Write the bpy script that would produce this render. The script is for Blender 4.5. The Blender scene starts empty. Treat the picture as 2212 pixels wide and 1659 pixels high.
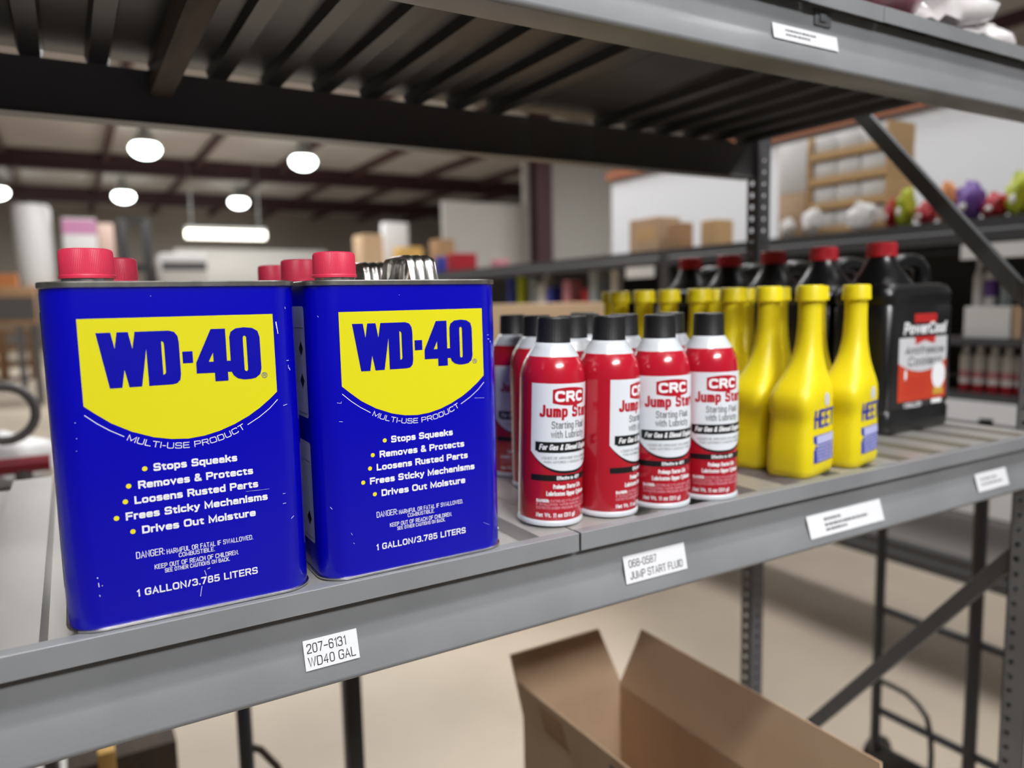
import bpy, bmesh, math, random
from mathutils import Matrix, Vector
R = math.radians
PI = math.pi
random.seed(4)
S = bpy.context.scene
C = S.collection

# ------------------------------------------------------------------ camera
YAW, PITCH, ROLL = 0.53135, -0.11196, -0.02121
FPX = 1619.66
CAM = Vector((0.01578, -0.57548, 0.22370))
fwd = Vector((math.sin(YAW) * math.cos(PITCH), math.cos(YAW) * math.cos(PITCH), math.sin(PITCH)))
rt = fwd.cross(Vector((0, 0, 1))).normalized()
up = rt.cross(fwd)
cr, sr = math.cos(ROLL), math.sin(ROLL)
rt, up = rt * cr + up * sr, up * cr - rt * sr
cam_d = bpy.data.cameras.new('camera')
cam = bpy.data.objects.new('camera', cam_d)
C.objects.link(cam)
m = Matrix((rt, up, -fwd)).transposed().to_4x4()
m.translation = CAM
cam.matrix_world = m
cam_d.sensor_fit = 'HORIZONTAL'
cam_d.sensor_width = 36
cam_d.lens = FPX / 2212 * 36
cam_d.clip_start = 0.02
cam_d.clip_end = 200
cam_d.dof.use_dof = True
cam_d.dof.focus_distance = 0.585
cam_d.dof.aperture_fstop = 3.5
cam_d.dof.aperture_blades = 0
S.camera = cam

# ------------------------------------------------------------------ world, exposure
w = bpy.data.worlds.new('world')
S.world = w
w.use_nodes = True
w.node_tree.nodes['Background'].inputs[0].default_value = (1.0, 0.98, 0.96, 1)
w.node_tree.nodes['Background'].inputs[1].default_value = 0.06
S.view_settings.view_transform = 'Standard'
S.view_settings.look = 'None'
S.view_settings.exposure = -0.18
S.view_settings.gamma = 1
S.view_settings.use_curve_mapping = False

def area(name, loc, rot, sx, sy, power, col=(1, 1, 1)):
    d = bpy.data.lights.new(name, 'AREA')
    d.shape = 'RECTANGLE'
    d.size, d.size_y, d.energy, d.color = sx, sy, power, col
    o = bpy.data.objects.new(name, d)
    o.location, o.rotation_euler = loc, rot
    C.objects.link(o)
    return o
CEIL = 4.40
FLOOR = -1.25
# added narrow beams aimed at the shelf, without fixtures, then lamps over the hall
def aimed_key(loc, aim, sx, sy, power, spread):
    o = area('added_aisle_key', loc, (0, 0, 0), sx, sy, power)
    o.rotation_euler = (Vector(aim) - Vector(loc)).to_track_quat('-Z', 'Y').to_euler()
    o.data.spread = R(spread)
aimed_key((-0.2, -1.50, 3.1), (0.1, -0.02, 0.1), 1.2, 0.3, 6.0, 50)
aimed_key((1.3, -1.50, 3.1), (1.1, -0.02, 0.1), 1.2, 0.3, 6.4, 50)
aimed_key((0.3, -4.2, 3.0), (0.6, 0.0, 0.15), 2.4, 0.5, 12, 34)
area('hall_lamp', (1.9, 6.0, 3.7), (0, 0, 0), 3.0, 1.2, 200)
area('hall_lamp', (1.9, 13.0, 3.7), (0, 0, 0), 6.0, 1.2, 300)
area('hall_lamp', (3.4, 20.5, 3.6), (0, 0, 0), 9.0, 1.2, 500)
area('hall_lamp', (3.4, 28.5, 3.6), (0, 0, 0), 9.0, 1.2, 300)
area('hall_lamp', (8.5, 8.0, 3.7), (0, 0, 0), 4.0, 1.2, 320)  # added to brighten the metal partition
area('cross_aisle_lamp', (1.7, 2.0, 3.4), (0, 0, 0), 1.4, 5.0, 115)
area('back_aisle_fill', (3.70, 1.0, 3.3), (0, 0, 0), 0.6, 6.0, 100)  # added fill for the white wall and the floor under the row

# ------------------------------------------------------------------ materials
def mat(name, col, rough=0.5, metal=0.0, coat=0.0, noise=0.0, nscale=20.0, col2=None, bump=0.0, bscale=60.0, emit=0.0, spec=0.5, stretch=None, alpha=1.0, trans=0.0):
    M = bpy.data.materials.new(name)
    M.use_nodes = True
    nt = M.node_tree
    b = nt.nodes['Principled BSDF']
    b.inputs['Base Color'].default_value = (*col, 1)
    b.inputs['Roughness'].default_value = rough
    b.inputs['Metallic'].default_value = metal
    b.inputs['Coat Weight'].default_value = coat
    b.inputs['Coat Roughness'].default_value = 0.08
    b.inputs['Specular IOR Level'].default_value = spec
    if alpha < 1: b.inputs['Alpha'].default_value = alpha
    if trans > 0: b.inputs['Transmission Weight'].default_value = trans
    if emit > 0:
        b.inputs['Emission Color'].default_value = (*col, 1)
        b.inputs['Emission Strength'].default_value = emit
    if noise > 0 or bump > 0:
        tc = nt.nodes.new('ShaderNodeTexCoord')
        mp = nt.nodes.new('ShaderNodeMapping')
        if stretch: mp.inputs['Scale'].default_value = stretch
        nt.links.new(tc.outputs['Object'], mp.inputs[0])
    if noise > 0:
        n = nt.nodes.new('ShaderNodeTexNoise')
        n.inputs['Scale'].default_value = nscale
        n.inputs['Detail'].default_value = 5
        nt.links.new(mp.outputs[0], n.inputs['Vector'])
        rp = nt.nodes.new('ShaderNodeValToRGB')
        c2 = col2 or tuple(x * 0.6 for x in col)
        rp.color_ramp.elements[0].color = (*c2, 1)
        rp.color_ramp.elements[1].color = (*col, 1)
        rp.color_ramp.elements[0].position = 0.5 - 0.5 * noise
        rp.color_ramp.elements[1].position = 0.62
        nt.links.new(n.outputs['Fac'], rp.inputs[0])
        nt.links.new(rp.outputs[0], b.inputs['Base Color'])
    if bump > 0:
        n2 = nt.nodes.new('ShaderNodeTexNoise')
        n2.inputs['Scale'].default_value = bscale
        n2.inputs['Detail'].default_value = 3
        nt.links.new(mp.outputs[0], n2.inputs['Vector'])
        bp = nt.nodes.new('ShaderNodeBump')
        bp.inputs['Strength'].default_value = bump
        bp.inputs['Distance'].default_value = 0.002
        nt.links.new(n2.outputs['Fac'], bp.inputs['Height'])
        nt.links.new(bp.outputs[0], b.inputs['Normal'])
    return M

def srgb(r, g, b):
    f = lambda v: (v / 255 / 12.92) if v / 255 <= 0.04045 else ((v / 255 + 0.055) / 1.055) ** 2.4
    return (f(r), f(g), f(b))

M = {}
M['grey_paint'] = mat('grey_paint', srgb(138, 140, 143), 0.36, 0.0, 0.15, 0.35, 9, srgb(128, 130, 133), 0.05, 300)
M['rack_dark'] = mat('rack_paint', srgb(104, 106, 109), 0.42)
M['row_paint'] = mat('row_paint', srgb(66, 67, 70), 0.5)
M['row_deck'] = mat('row_deck', srgb(126, 118, 112), 0.5)
M['shaded_deck'] = mat('shaded_deck', srgb(46, 46, 48), 0.36)  # shade under the upper deck put into the steel's colour
M['shaded_rear'] = mat('shaded_rear', srgb(92, 92, 95), 0.40)  # same grey as the front, darkened in colour to stand for shade
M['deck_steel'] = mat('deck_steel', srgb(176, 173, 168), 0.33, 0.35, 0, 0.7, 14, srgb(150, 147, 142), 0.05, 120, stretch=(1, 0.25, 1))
M['blue_tin'] = mat('blue_tin', (0.0015, 0.001, 0.44), 0.22, 0, 0.30)
M['label_yellow'] = mat('label_yellow', (0.74, 0.69, 0.010), 0.35)
M['logo_blue'] = mat('logo_blue', (0.002, 0.002, 0.38), 0.30)
M['print_white'] = mat('print_white', (0.86, 0.87, 0.90), 0.45)
M['bullet_yellow'] = mat('bullet_yellow', (0.85, 0.74, 0.02), 0.4)
M['tin'] = mat('tinplate', (0.70, 0.69, 0.67), 0.27, 1.0, 0, 0.4, 40, (0.5, 0.48, 0.45))
M['tin_dark'] = mat('tin_seam', (0.42, 0.41, 0.38), 0.32, 0.9, 0, 0.6, 80, (0.25, 0.24, 0.22))
M['cap_red'] = mat('cap_red', (0.66, 0.035, 0.085), 0.42)
M['side_label'] = mat('side_label', (0.42, 0.44, 0.60), 0.4)
M['ink_black'] = mat('ink_black', (0.008, 0.008, 0.009), 0.4)
M['can_red'] = mat('can_red', (0.47, 0.010, 0.026), 0.20, 0, 0.6)
M['can_white'] = mat('can_white', (0.60, 0.63, 0.67), 0.24, 0, 0.3)
M['cap_black'] = mat('cap_black', (0.011, 0.011, 0.012), 0.45, 0, 0, 0, 1, None, 0.0)
M['panel_white'] = mat('panel_white', (0.76, 0.80, 0.86), 0.25, 0, 0.3)
M['ink_red'] = mat('ink_red', (0.46, 0.008, 0.022), 0.3)
M['ink_grey'] = mat('ink_grey', (0.10, 0.10, 0.11), 0.4)
M['ink_pink'] = mat('ink_pink', (0.80, 0.35, 0.42), 0.4)
M['yellow_plastic'] = mat('yellow_plastic', (0.80, 0.65, 0.006), 0.42, 0, 0.0)
M['ink_blue'] = mat('ink_blue', (0.03, 0.035, 0.36), 0.4)
M['ink_lilac'] = mat('ink_lilac', (0.48, 0.50, 0.80), 0.4)
M['jug_black'] = mat('jug_black', (0.010, 0.010, 0.011), 0.30, 0, 0.15)
M['jug_cap'] = mat('jug_cap', (0.55, 0.018, 0.032), 0.4)
M['jug_silver'] = mat('jug_silver', (0.60, 0.60, 0.63), 0.4)
M['jug_red'] = mat('jug_red', (0.50, 0.025, 0.025), 0.4)
M['jug_orange'] = mat('jug_orange', (0.55, 0.05, 0.02), 0.4)
M['gold'] = mat('gold_print', (0.6, 0.36, 0.05), 0.4)
M['sticker'] = mat('sticker_paper', (0.76, 0.77, 0.80), 0.5)
M['kraft'] = mat('kraft', srgb(198, 169, 140), 0.8, 0, 0, 0.5, 8, srgb(184, 155, 126), 0.1, 200)
M['kraft_light'] = mat('kraft_light', srgb(214, 182, 146), 0.8)
M['kraft_tan'] = mat('kraft_tan', srgb(200, 165, 120), 0.8)
M['black_steel'] = mat('black_steel', (0.012, 0.012, 0.014), 0.42)
M['concrete'] = mat('concrete', srgb(206, 192, 173), 0.6, 0, 0, 0.8, 1.1, srgb(170, 158, 142), 0.05, 20)
M['wall_white'] = mat('wall_white', srgb(226, 227, 230), 0.8)
M['wall_metal'] = mat('wall_metal', srgb(190, 188, 184), 0.6)
M['wall_far'] = mat('wall_far', srgb(190, 184, 178), 0.8, 0, 0, 0.5, 0.15, srgb(150, 142, 136))
M['roof'] = mat('roof_panel', srgb(190, 186, 184), 0.9, 0, 0, 0.6, 0.25, srgb(152, 147, 145))
M['maroon'] = mat('maroon_steel', srgb(70, 44, 47), 0.6)
M['brown_trim'] = mat('brown_trim', srgb(150, 88, 56), 0.6)
M['lamp'] = mat('lamp_lens', (0.93, 1.0, 0.95), 0.5, emit=14.0)
M['tube_lamp'] = mat('tube_lamp', (1.0, 0.97, 0.86), 0.5, emit=5.0)
M['strip_lamp'] = mat('strip_lamp', (1.0, 1.0, 1.0), 0.5, emit=10.0)
M['lamp_shell'] = mat('lamp_shell', (0.35, 0.36, 0.35), 0.4, 0.6)
M['white_wrap'] = mat('white_wrap', srgb(232, 232, 232), 0.4)
M['film'] = mat('plastic_film', (0.80, 0.78, 0.78), 0.22, 0, 0.4, 0.8, 14, (0.72, 0.60, 0.62), 0.6, 40)
M['pink'] = mat('pink_print', srgb(206, 140, 182), 0.5)
M['tan_grey'] = mat('tan_grey', srgb(196, 170, 158), 0.7)
M['red_cloth'] = mat('red_pack', srgb(170, 22, 40), 0.5)
M['lime'] = mat('lime_pack', srgb(190, 200, 40), 0.5, 0, 0, 0.6, 30, srgb(120, 140, 40))
M['purple'] = mat('purple_pack', srgb(104, 66, 150), 0.5)
M['orange'] = mat('orange_pack', srgb(214, 140, 84), 0.6)
M['blue_pack'] = mat('blue_pack', srgb(54, 66, 168), 0.5)
M['pink_pack'] = mat('pink_pack', srgb(206, 140, 150), 0.5)
M['film_pink'] = mat('film_pink', srgb(214, 130, 150), 0.3, 0, 0.4, 0.9, 30, srgb(226, 210, 212), 0.5, 40)
M['pale_blue'] = mat('pale_blue', srgb(160, 172, 176), 0.5)
M['wood'] = mat('raw_wood', srgb(176, 140, 104), 0.8, 0, 0, 0.6, 6, srgb(140, 106, 76), stretch=(1, 1, 8))
M['wood_yellow'] = mat('yellow_wood', srgb(220, 176, 96), 0.7)
M['wood_brown'] = mat('brown_wood', srgb(82, 68, 58), 0.8, 0, 0, 0.5, 10, srgb(60, 50, 44), stretch=(6, 1, 6))
M['red_paint'] = mat('red_paint', srgb(140, 24, 40), 0.4)
M['grey_tube'] = mat('grey_tube', srgb(96, 92, 92), 0.45)
M['blue_black'] = mat('blue_black_steel', srgb(44, 54, 66), 0.35)
M['yellow_stain'] = mat('yellow_stain', srgb(150, 140, 80), 0.5)

# ------------------------------------------------------------------ mesh builder
class MB:
    def __init__(s):
        s.bm = bmesh.new()
    def add(s, verts, faces):
        vs = [s.bm.verts.new(v) for v in verts]
        for f in faces:
            try: s.bm.faces.new([vs[i] for i in f])
            except ValueError: pass
        return vs
    def box(s, lo, hi, bev=0.0, mtx=None, seg=2):
        x0, y0, z0 = lo; x1, y1, z1 = hi
        vs = s.add([(x0, y0, z0), (x1, y0, z0), (x1, y1, z0), (x0, y1, z0), (x0, y0, z1), (x1, y0, z1), (x1, y1, z1), (x0, y1, z1)],
                   [(3, 2, 1, 0), (4, 5, 6, 7), (0, 1, 5, 4), (1, 2, 6, 5), (2, 3, 7, 6), (3, 0, 4, 7)])
        if bev > 0:
            es = list({e for v in vs for e in v.link_edges})
            r = bmesh.ops.bevel(s.bm, geom=es, offset=bev, segments=seg, affect='EDGES', profile=0.5)
            vs = list({v for f in r['faces'] for v in f.verts} | {v for v in vs if v.is_valid})
        if mtx is not None:
            for v in vs: v.co = mtx @ v.co
        return s
    def prism(s, poly, a, b, fn):
        n = len(poly)
        vs = [fn(u, v, a) for u, v in poly] + [fn(u, v, b) for u, v in poly]
        s.add(vs, [tuple(range(n - 1, -1, -1)), tuple(range(n, 2 * n))] + [(i, (i + 1) % n, n + (i + 1) % n, n + i) for i in range(n)])
        return s
    def lathe(s, prof, n=32, c=(0, 0, 0), cap=True, rf=None):
        vs = []
        for r, z in prof:
            for i in range(n):
                a = 2 * PI * i / n
                q = r + (rf(a, z, r) if rf else 0)
                vs.append((c[0] + q * math.cos(a), c[1] + q * math.sin(a), c[2] + z))
        k = len(prof)
        fs = [(j * n + i, j * n + (i + 1) % n, (j + 1) * n + (i + 1) % n, (j + 1) * n + i) for j in range(k - 1) for i in range(n)]
        if cap: fs += [tuple(range(n - 1, -1, -1)), tuple(range((k - 1) * n, k * n))]
        s.add(vs, fs)
        return s
    def loft(s, rings, cap=True, closed=True):
        n = len(rings[0]); k = len(rings)
        vs = [p for r in rings for p in r]
        m_ = n if closed else n - 1
        fs = [(j * n + i, j * n + (i + 1) % n, (j + 1) * n + (i + 1) % n, (j + 1) * n + i) for j in range(k - 1) for i in range(m_)]
        if cap: fs += [tuple(range(n - 1, -1, -1)), tuple(range((k - 1) * n, k * n))]
        s.add(vs, fs)
        return s
    def tube(s, pts, r, n=10, cap=True):
        pts = [Vector(p) for p in pts]
        rings = []
        prev = None
        for i, p in enumerate(pts):
            t = (pts[min(i + 1, len(pts) - 1)] - pts[max(i - 1, 0)]).normalized()
            if prev is None:
                a = Vector((0, 0, 1)) if abs(t.z) < 0.9 else Vector((1, 0, 0))
                nrm = t.cross(a).normalized()
            else:
                nrm = (prev - t * prev.dot(t)).normalized()
            prev = nrm
            bn = t.cross(nrm)
            rr = r[i] if isinstance(r, (list, tuple)) else r
            rings.append([p + (nrm * math.cos(2 * PI * j / n) + bn * math.sin(2 * PI * j / n)) * rr for j in range(n)])
        s.loft(rings, cap)
        return s
    def build(s, name, material, parent=None, smooth=35, loc=None, recalc=True):
        if recalc: bmesh.ops.recalc_face_normals(s.bm, faces=s.bm.faces)
        me = bpy.data.meshes.new(name)
        s.bm.to_mesh(me); s.bm.free()
        for mm in (material if isinstance(material, (list, tuple)) else [material]): me.materials.append(mm)
        if smooth:
            for p in me.polygons: p.use_smooth = True
            me.set_sharp_from_angle(angle=R(smooth))
        o = bpy.data.objects.new(name, me)
        C.objects.link(o)
        if parent is not None: o.parent = parent
        if loc is not None: o.location = loc
        return o

def empty(name, loc=(0, 0, 0), rz=0.0):
    o = bpy.data.objects.new(name, None)
    o.location = loc
    o.rotation_euler = (0, 0, rz)
    o.empty_display_size = 0.05
    C.objects.link(o)
    return o
def tag(o, label, cat=None, group=None, kind=None):
    if label: o['label'] = label
    if cat: o['category'] = cat
    if group: o['group'] = group
    if kind: o['kind'] = kind
    return o
def copy_tree(o, parent=None):
    c = o.copy(); C.objects.link(c)
    if parent is not None: c.parent = parent
    for ch in o.children: copy_tree(ch, c)
    return c

def rrect(hx, hy, r, n=6, cx=0.0, cy=0.0):
    pts = []
    for k, (sx, sy) in enumerate(((1, 1), (-1, 1), (-1, -1), (1, -1))):
        for i in range(n + 1):
            a = PI / 2 * k + PI / 2 * i / n
            pts.append((cx + sx * (hx - r) + r * math.cos(a), cy + sy * (hy - r) + r * math.sin(a)))
    return pts

# ------------------------------------------------------------------ printed text as thin meshes
GL = {
'A': '0,0 3,10 6,0|1.1,3.3 4.9,3.3', 'B': '0,0 0,10 5.7,10r 5.7,5.3r 0,5.3|0,5.3 6,5.3r 6,0r 0,0', 'C': '6,7.7 6,10r 0,10r 0,0r 6,0r 6,2.3', 'D': 'o0,0 0,10 6,10r 6,0r',
'E': '5.6,0 0,0 0,10 5.6,10|0,5.2 5,5.2', 'F': '0,0 0,10 5.4,10|0,5.2 4.8,5.2', 'G': '6,7.4 6,10r 0,10r 0,0r 6,0r 6,4.8 3.4,4.8', 'H': '0,0 0,10|6,0 6,10|0,5.2 6,5.2',
'I': '0,0 0,10', '\u00cd': '0,0 0,10|0.2,11.6 1.4,13', 'J': '0,3 0,0r 4.4,0r 4.4,10', 'K': '0,0 0,10|5.8,10 0.3,4.6|2,6.1 6,0', 'L': '0,10 0,0 5,0', 'M': '0,0 0,10 3.75,1 7.5,10 7.5,0',
'N': '0,0 0,10 6,0 6,10', 'O': 'o0,0r 0,10r 6.6,10r 6.6,0r', 'P': '0,0 0,10 6,10r 6,4.6r 0,4.6', 'Q': 'o0,0r 0,10r 6.6,10r 6.6,0r|4,2.5 6.6,0', 'R': '0,0 0,10 6,10r 6,4.9r 0,4.9|3.4,4.9 6.1,0',
'S': '5.8,7.6 5.8,10r 0.2,10r 0.2,5.2r 6,5.2r 6,0r 0,0r 0,2.4', 'T': '3,0 3,10|0,10 6,10', 'U': '0,10 0,0r 6,0r 6,10', 'V': '0,10 3,0 6,10', 'W': '0,10 2.2,0 4.4,10 6.6,0 8.8,10',
'X': '0,0 6,10|0,10 6,0', 'Y': '3,0 3,4.5|0,10 3,4.5 6,10', 'Z': '0,10 6,10 0,0 6,0',
'a': '0.3,5.2 0.3,7r 4.6,7r 4.6,0|4.6,4.1 0,4.1r 0,0r 4.6,0', 'b': '0,10 0,0 4.8,0r 4.8,7r 0,7', 'c': '4.4,5 4.4,7r 0,7r 0,0r 4.4,0r 4.4,2', 'd': '4.8,10 4.8,0 0,0r 0,7r 4.8,7',
'e': '0,3.6 4.8,3.6 4.8,7r 0,7r 0,0r 4.7,0r 4.7,1.6', 'f': '1.2,0 1.2,10r 3.2,10|0,7 2.9,7', 'g': '4.8,7 0,7r 0,0r 4.8,0|4.8,7 4.8,-3r 0.4,-3', 'h': '0,0 0,10|0,7 4.6,7r 4.6,0',
'i': '0,0 0,7|0,9.7 0,10', 'k': '0,0 0,10|4.4,7 0.4,3.2|1.8,4.4 4.7,0', 'l': '0,0 0,10', 'm': '0,0 0,7 7.2,7r 7.2,0|3.6,7 3.6,0', 'n': '0,0 0,7 4.6,7r 4.6,0', 'o': 'o0,0r 0,7r 5,7r 5,0r',
'p': '0,-3 0,7 4.8,7r 4.8,0r 0,0', 'q': '4.8,-3 4.8,7 0,7r 0,0r 4.8,0', 'r': '0,0 0,7 2.6,7', 's': '4.3,5.5 4.3,7r 0.1,7r 0.1,3.6r 4.5,3.6r 4.5,0r 0,0r 0,1.5', 't': '1.2,9 1.2,0r 3,0|0,7 2.9,7',
'u': '0,7 0,0r 4.6,0|4.6,0 4.6,7', 'v': '0,7 2.3,0 4.6,7', 'w': '0,7 1.7,0 3.4,7 5.1,0 6.8,7', 'x': '0,0 4.6,7|0,7 4.6,0', 'y': '0,7 2.3,0.3|4.6,7 1.5,-3 0.4,-3', 'z': '0,7 4.4,7 0,0 4.4,0',
'0': 'o0,0r 0,10r 5.4,10r 5.4,0r', '1': '0.2,7.6 2.4,10 2.4,0', '2': '0,7.4 0,10r 5.2,10r 5.2,5.6r 0,1.2 0,0 5.4,0', '3': '0,7.6 0,10r 5.2,10r 5.2,5.3r 1.8,5.3|1.8,5.3 5.5,5.3r 5.5,0r 0,0r 0,2.4',
'4': '4,0 4,10 0,3 5.6,3', '5': '5,10 0.5,10 0.2,5.6 5.4,6.4r 5.4,0r 0,0r 0,2.4', '6': '5.2,7.8 5.2,10r 0,10r 0,0r 5.4,0r 5.4,5.8r 0,5.8r', '7': '0,10 5.4,10 1.8,0', '8': 'o0.3,5.4r 0.3,10r 5.1,10r 5.1,5.4r|o0,5.4r 0,0r 5.4,0r 5.4,5.4r',
'9': '0.2,2.2 0.2,0r 5.4,0r 5.4,10r 0,10r 0,4.4r 5.4,4.4r', '&': '6,0 0.9,7.4r 0.9,10r 4.2,10r 4.2,7.2r 0,4.4r 0,0r 4.8,0r 5.8,4.2', '-': '0,4 2.4,4', '\u2013': '0,4.6 4.6,4.6', '.': '0,0 0,0.1', ':': '0,0 0,0.1|0,5.8 0,5.9',
'/': '0,-0.6 3,10.4', '(': '1.5,11 0.2,8.5 0.2,0.5 1.5,-2', ')': '0,11 1.3,8.5 1.3,0.5 0,-2', '\u00b0': 'o0,7.6r 0,10r 1.8,10r 1.8,7.6r', ',': '0.3,0.2 0,-1.4'}
def strokes(ch):
    out = []
    for st in GL[ch].split('|'):
        closed = st[0] == 'o'
        pts = []
        for tk in st.lstrip('o').split():
            r = tk.endswith('r'); x, y = tk.rstrip('r').split(',')
            pts.append((float(x), float(y), r))
        out.append((closed, pts))
    return out
def ribbon(mb, pts, closed, sw, fn, ext=(True, True)):
    """constant-width stroke with mitred joins and square ends"""
    P = [Vector(p) for p in pts]
    P = [p for i, p in enumerate(P) if i == 0 or (p - P[i - 1]).length > 1e-6]
    if closed and (P[0] - P[-1]).length < 1e-6: P.pop()
    n = len(P)
    if n < 2: return
    if not closed:
        if ext[0]: P[0] = P[0] - (P[1] - P[0]).normalized() * sw / 2 * (0.999 if (P[1] - P[0]).length > 0 else 0)
        if ext[1]: P[-1] = P[-1] + (P[-1] - P[-2]).normalized() * sw / 2
    vs = []
    for i in range(n):
        a = P[i - 1] if (i > 0 or closed) else None
        c = P[(i + 1) % n] if (i < n - 1 or closed) else None
        d1 = (P[i] - a).normalized() if a is not None else None
        d2 = (c - P[i]).normalized() if c is not None else None
        if d1 is None: d1 = d2
        if d2 is None: d2 = d1
        n1, n2 = Vector((-d1.y, d1.x)), Vector((-d2.y, d2.x))
        mm_ = n1 + n2
        if mm_.length < 0.3: mm_ = n2
        mm_ = mm_.normalized()
        k = min(1 / max(mm_.dot(n1), 0.25), 1.9) * sw / 2
        q, r = P[i] + mm_ * k, P[i] - mm_ * k
        vs += [fn(q.x, q.y), fn(r.x, r.y)]
    fs = [(2 * i, 2 * i + 1, 2 * i + 3, 2 * i + 2) for i in range(n - 1)]
    if closed: fs.append((2 * n - 2, 2 * n - 1, 1, 0))
    mb.add(vs, fs)
def text(mb, txt, x0, x1, y, h, fn, sw=None, shear=0.0, rnd=0.42, gap=1.25, bend=None):
    """txt from x0 to x1 on baseline y with capital height h and stroke width sw; fn(u, v) gives the point"""
    sw = sw or h * 0.13
    gl = [None if c == ' ' else strokes(c) for c in txt]
    wd_ = [1.6 if g is None else max(p[0] for _, q in g for p in q) for g in gl]
    n = len(txt)
    kx = (x1 - x0 - n * sw) / (sum(wd_) + (n - 1) * gap)
    X = x0 + sw / 2
    ky = [(-3, -0.24 * h + sw / 2), (0, sw / 2), (7, 0.73 * h - sw / 2), (10, h - sw / 2), (13, 1.28 * h)]
    def my(v):
        for (a, p), (c, q) in zip(ky, ky[1:]):
            if v <= c: return p + (q - p) * (v - a) / (c - a)
        return ky[-1][1]
    for g, wi in zip(gl, wd_):
        for closed, pts in (g or []):
            Q = [(X + a * kx, y + my(c), r) for a, c, r in pts]
            m_ = len(Q); out = []
            for i, (qx, qy, r) in enumerate(Q):
                if not r or (not closed and i in (0, m_ - 1)): out.append((qx, qy)); continue
                ax, ay, _ = Q[i - 1]; cx, cy, _ = Q[(i + 1) % m_]
                p0 = (qx + (ax - qx) * rnd, qy + (ay - qy) * rnd); p2 = (qx + (cx - qx) * rnd, qy + (cy - qy) * rnd)
                for t_ in (0, 0.2, 0.4, 0.6, 0.8, 1.0):
                    # corner a little squarer than a plain quadratic
                    w0, w1, w2 = (1 - t_) ** 2, 2 * t_ * (1 - t_) * 1.35, t_ ** 2
                    W_ = w0 + w1 + w2
                    out.append(((p0[0] * w0 + qx * w1 + p2[0] * w2) / W_, (p0[1] * w0 + qy * w1 + p2[1] * w2) / W_))
            f2 = fn if not shear else (lambda u, v: fn(u + (v - y) * shear, v))
            ribbon(mb, out, closed, sw, f2, tuple(pts[i][1] in (0, 7, 10, -3) or (len(pts) == 2 and abs(pts[0][1] - pts[1][1]) < 0.4) for i in (0, -1)))
        X += wi * kx + sw + gap * kx
def outline(mb, polys, fn):
    """filled 2D outlines (holes by even-odd winding) through curve fill"""
    cu = bpy.data.curves.new('o', 'CURVE')
    cu.dimensions = '2D'; cu.fill_mode = 'FRONT'
    for pl in polys:
        sp = cu.splines.new('POLY')
        sp.points.add(len(pl) - 1)
        for p, (x, y) in zip(sp.points, pl): p.co = (x, y, 0, 1)
        sp.use_cyclic_u = True
    ob = bpy.data.objects.new('o', cu); C.objects.link(ob)
    me = bpy.data.meshes.new_from_object(ob.evaluated_get(bpy.context.evaluated_depsgraph_get()))
    mb.add([fn(v.co.x, v.co.y) for v in me.vertices], [tuple(p.vertices) for p in me.polygons])
    bpy.data.objects.remove(ob); bpy.data.curves.remove(cu); bpy.data.meshes.remove(me)
def band(mb, s0, s1, lo, hi, fn, n=24):
    """strip between two curves lo(s), hi(s), subdivided so it can wrap a round body"""
    vs = []
    for i in range(n + 1):
        s = s0 + (s1 - s0) * i / n
        a, b = lo(s) if callable(lo) else lo, hi(s) if callable(hi) else hi
        vs += [fn(s, a), fn(s, b)]
    mb.add(vs, [(2 * i, 2 * i + 2, 2 * i + 3, 2 * i + 1) for i in range(n)])
def disc(mb, cx, cy, rx, ry, fn, n=20, hole=0.0):
    if hole > 0:
        vs = [fn(cx + rx * q * math.cos(2 * PI * i / n), cy + ry * q * math.sin(2 * PI * i / n)) for q in (hole, 1) for i in range(n)]
        mb.add(vs, [(i, (i + 1) % n, n + (i + 1) % n, n + i) for i in range(n)])
    else:
        mb.add([fn(cx + rx * math.cos(2 * PI * i / n), cy + ry * math.sin(2 * PI * i / n)) for i in range(n)], [tuple(range(n))])

# ================================================================== SETTING
def struct(mb, name, material, parent=None, smooth=0):
    o = mb.build(name, material, parent, smooth)
    if parent is None: o['kind'] = 'structure'
    return o
mb = MB(); mb.box((-14, -9, FLOOR - 0.2), (24, 36, FLOOR))
struct(mb, 'floor', M['concrete'])
mb = MB(); mb.box((-14, -9, CEIL), (24, 36, CEIL + 0.1))
ceiling = struct(mb, 'ceiling', M['roof'])
for y in (16.2, 23.1, 30.0):
    g = MB()
    g.box((-14, y - 0.12, CEIL - 0.04), (24, y + 0.12, CEIL)); g.box((-14, y - 0.02, CEIL - 0.46), (24, y + 0.02, CEIL - 0.04)); g.box((-14, y - 0.12, CEIL - 0.5), (24, y + 0.12, CEIL - 0.46))
    struct(g, 'girder', M['maroon'], ceiling)
for i in range(-3, 8):
    x = 1.2 + i * 2.3
    g = MB(); g.box((x - 0.05, 4, CEIL - 0.22), (x + 0.05, 36, CEIL))
    struct(g, 'purlin', M['maroon'], ceiling)
mb = MB(); mb.box((-14, 35.6, FLOOR), (24, 36, CEIL))
struct(mb, 'wall_back', M['wall_far'])
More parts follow.
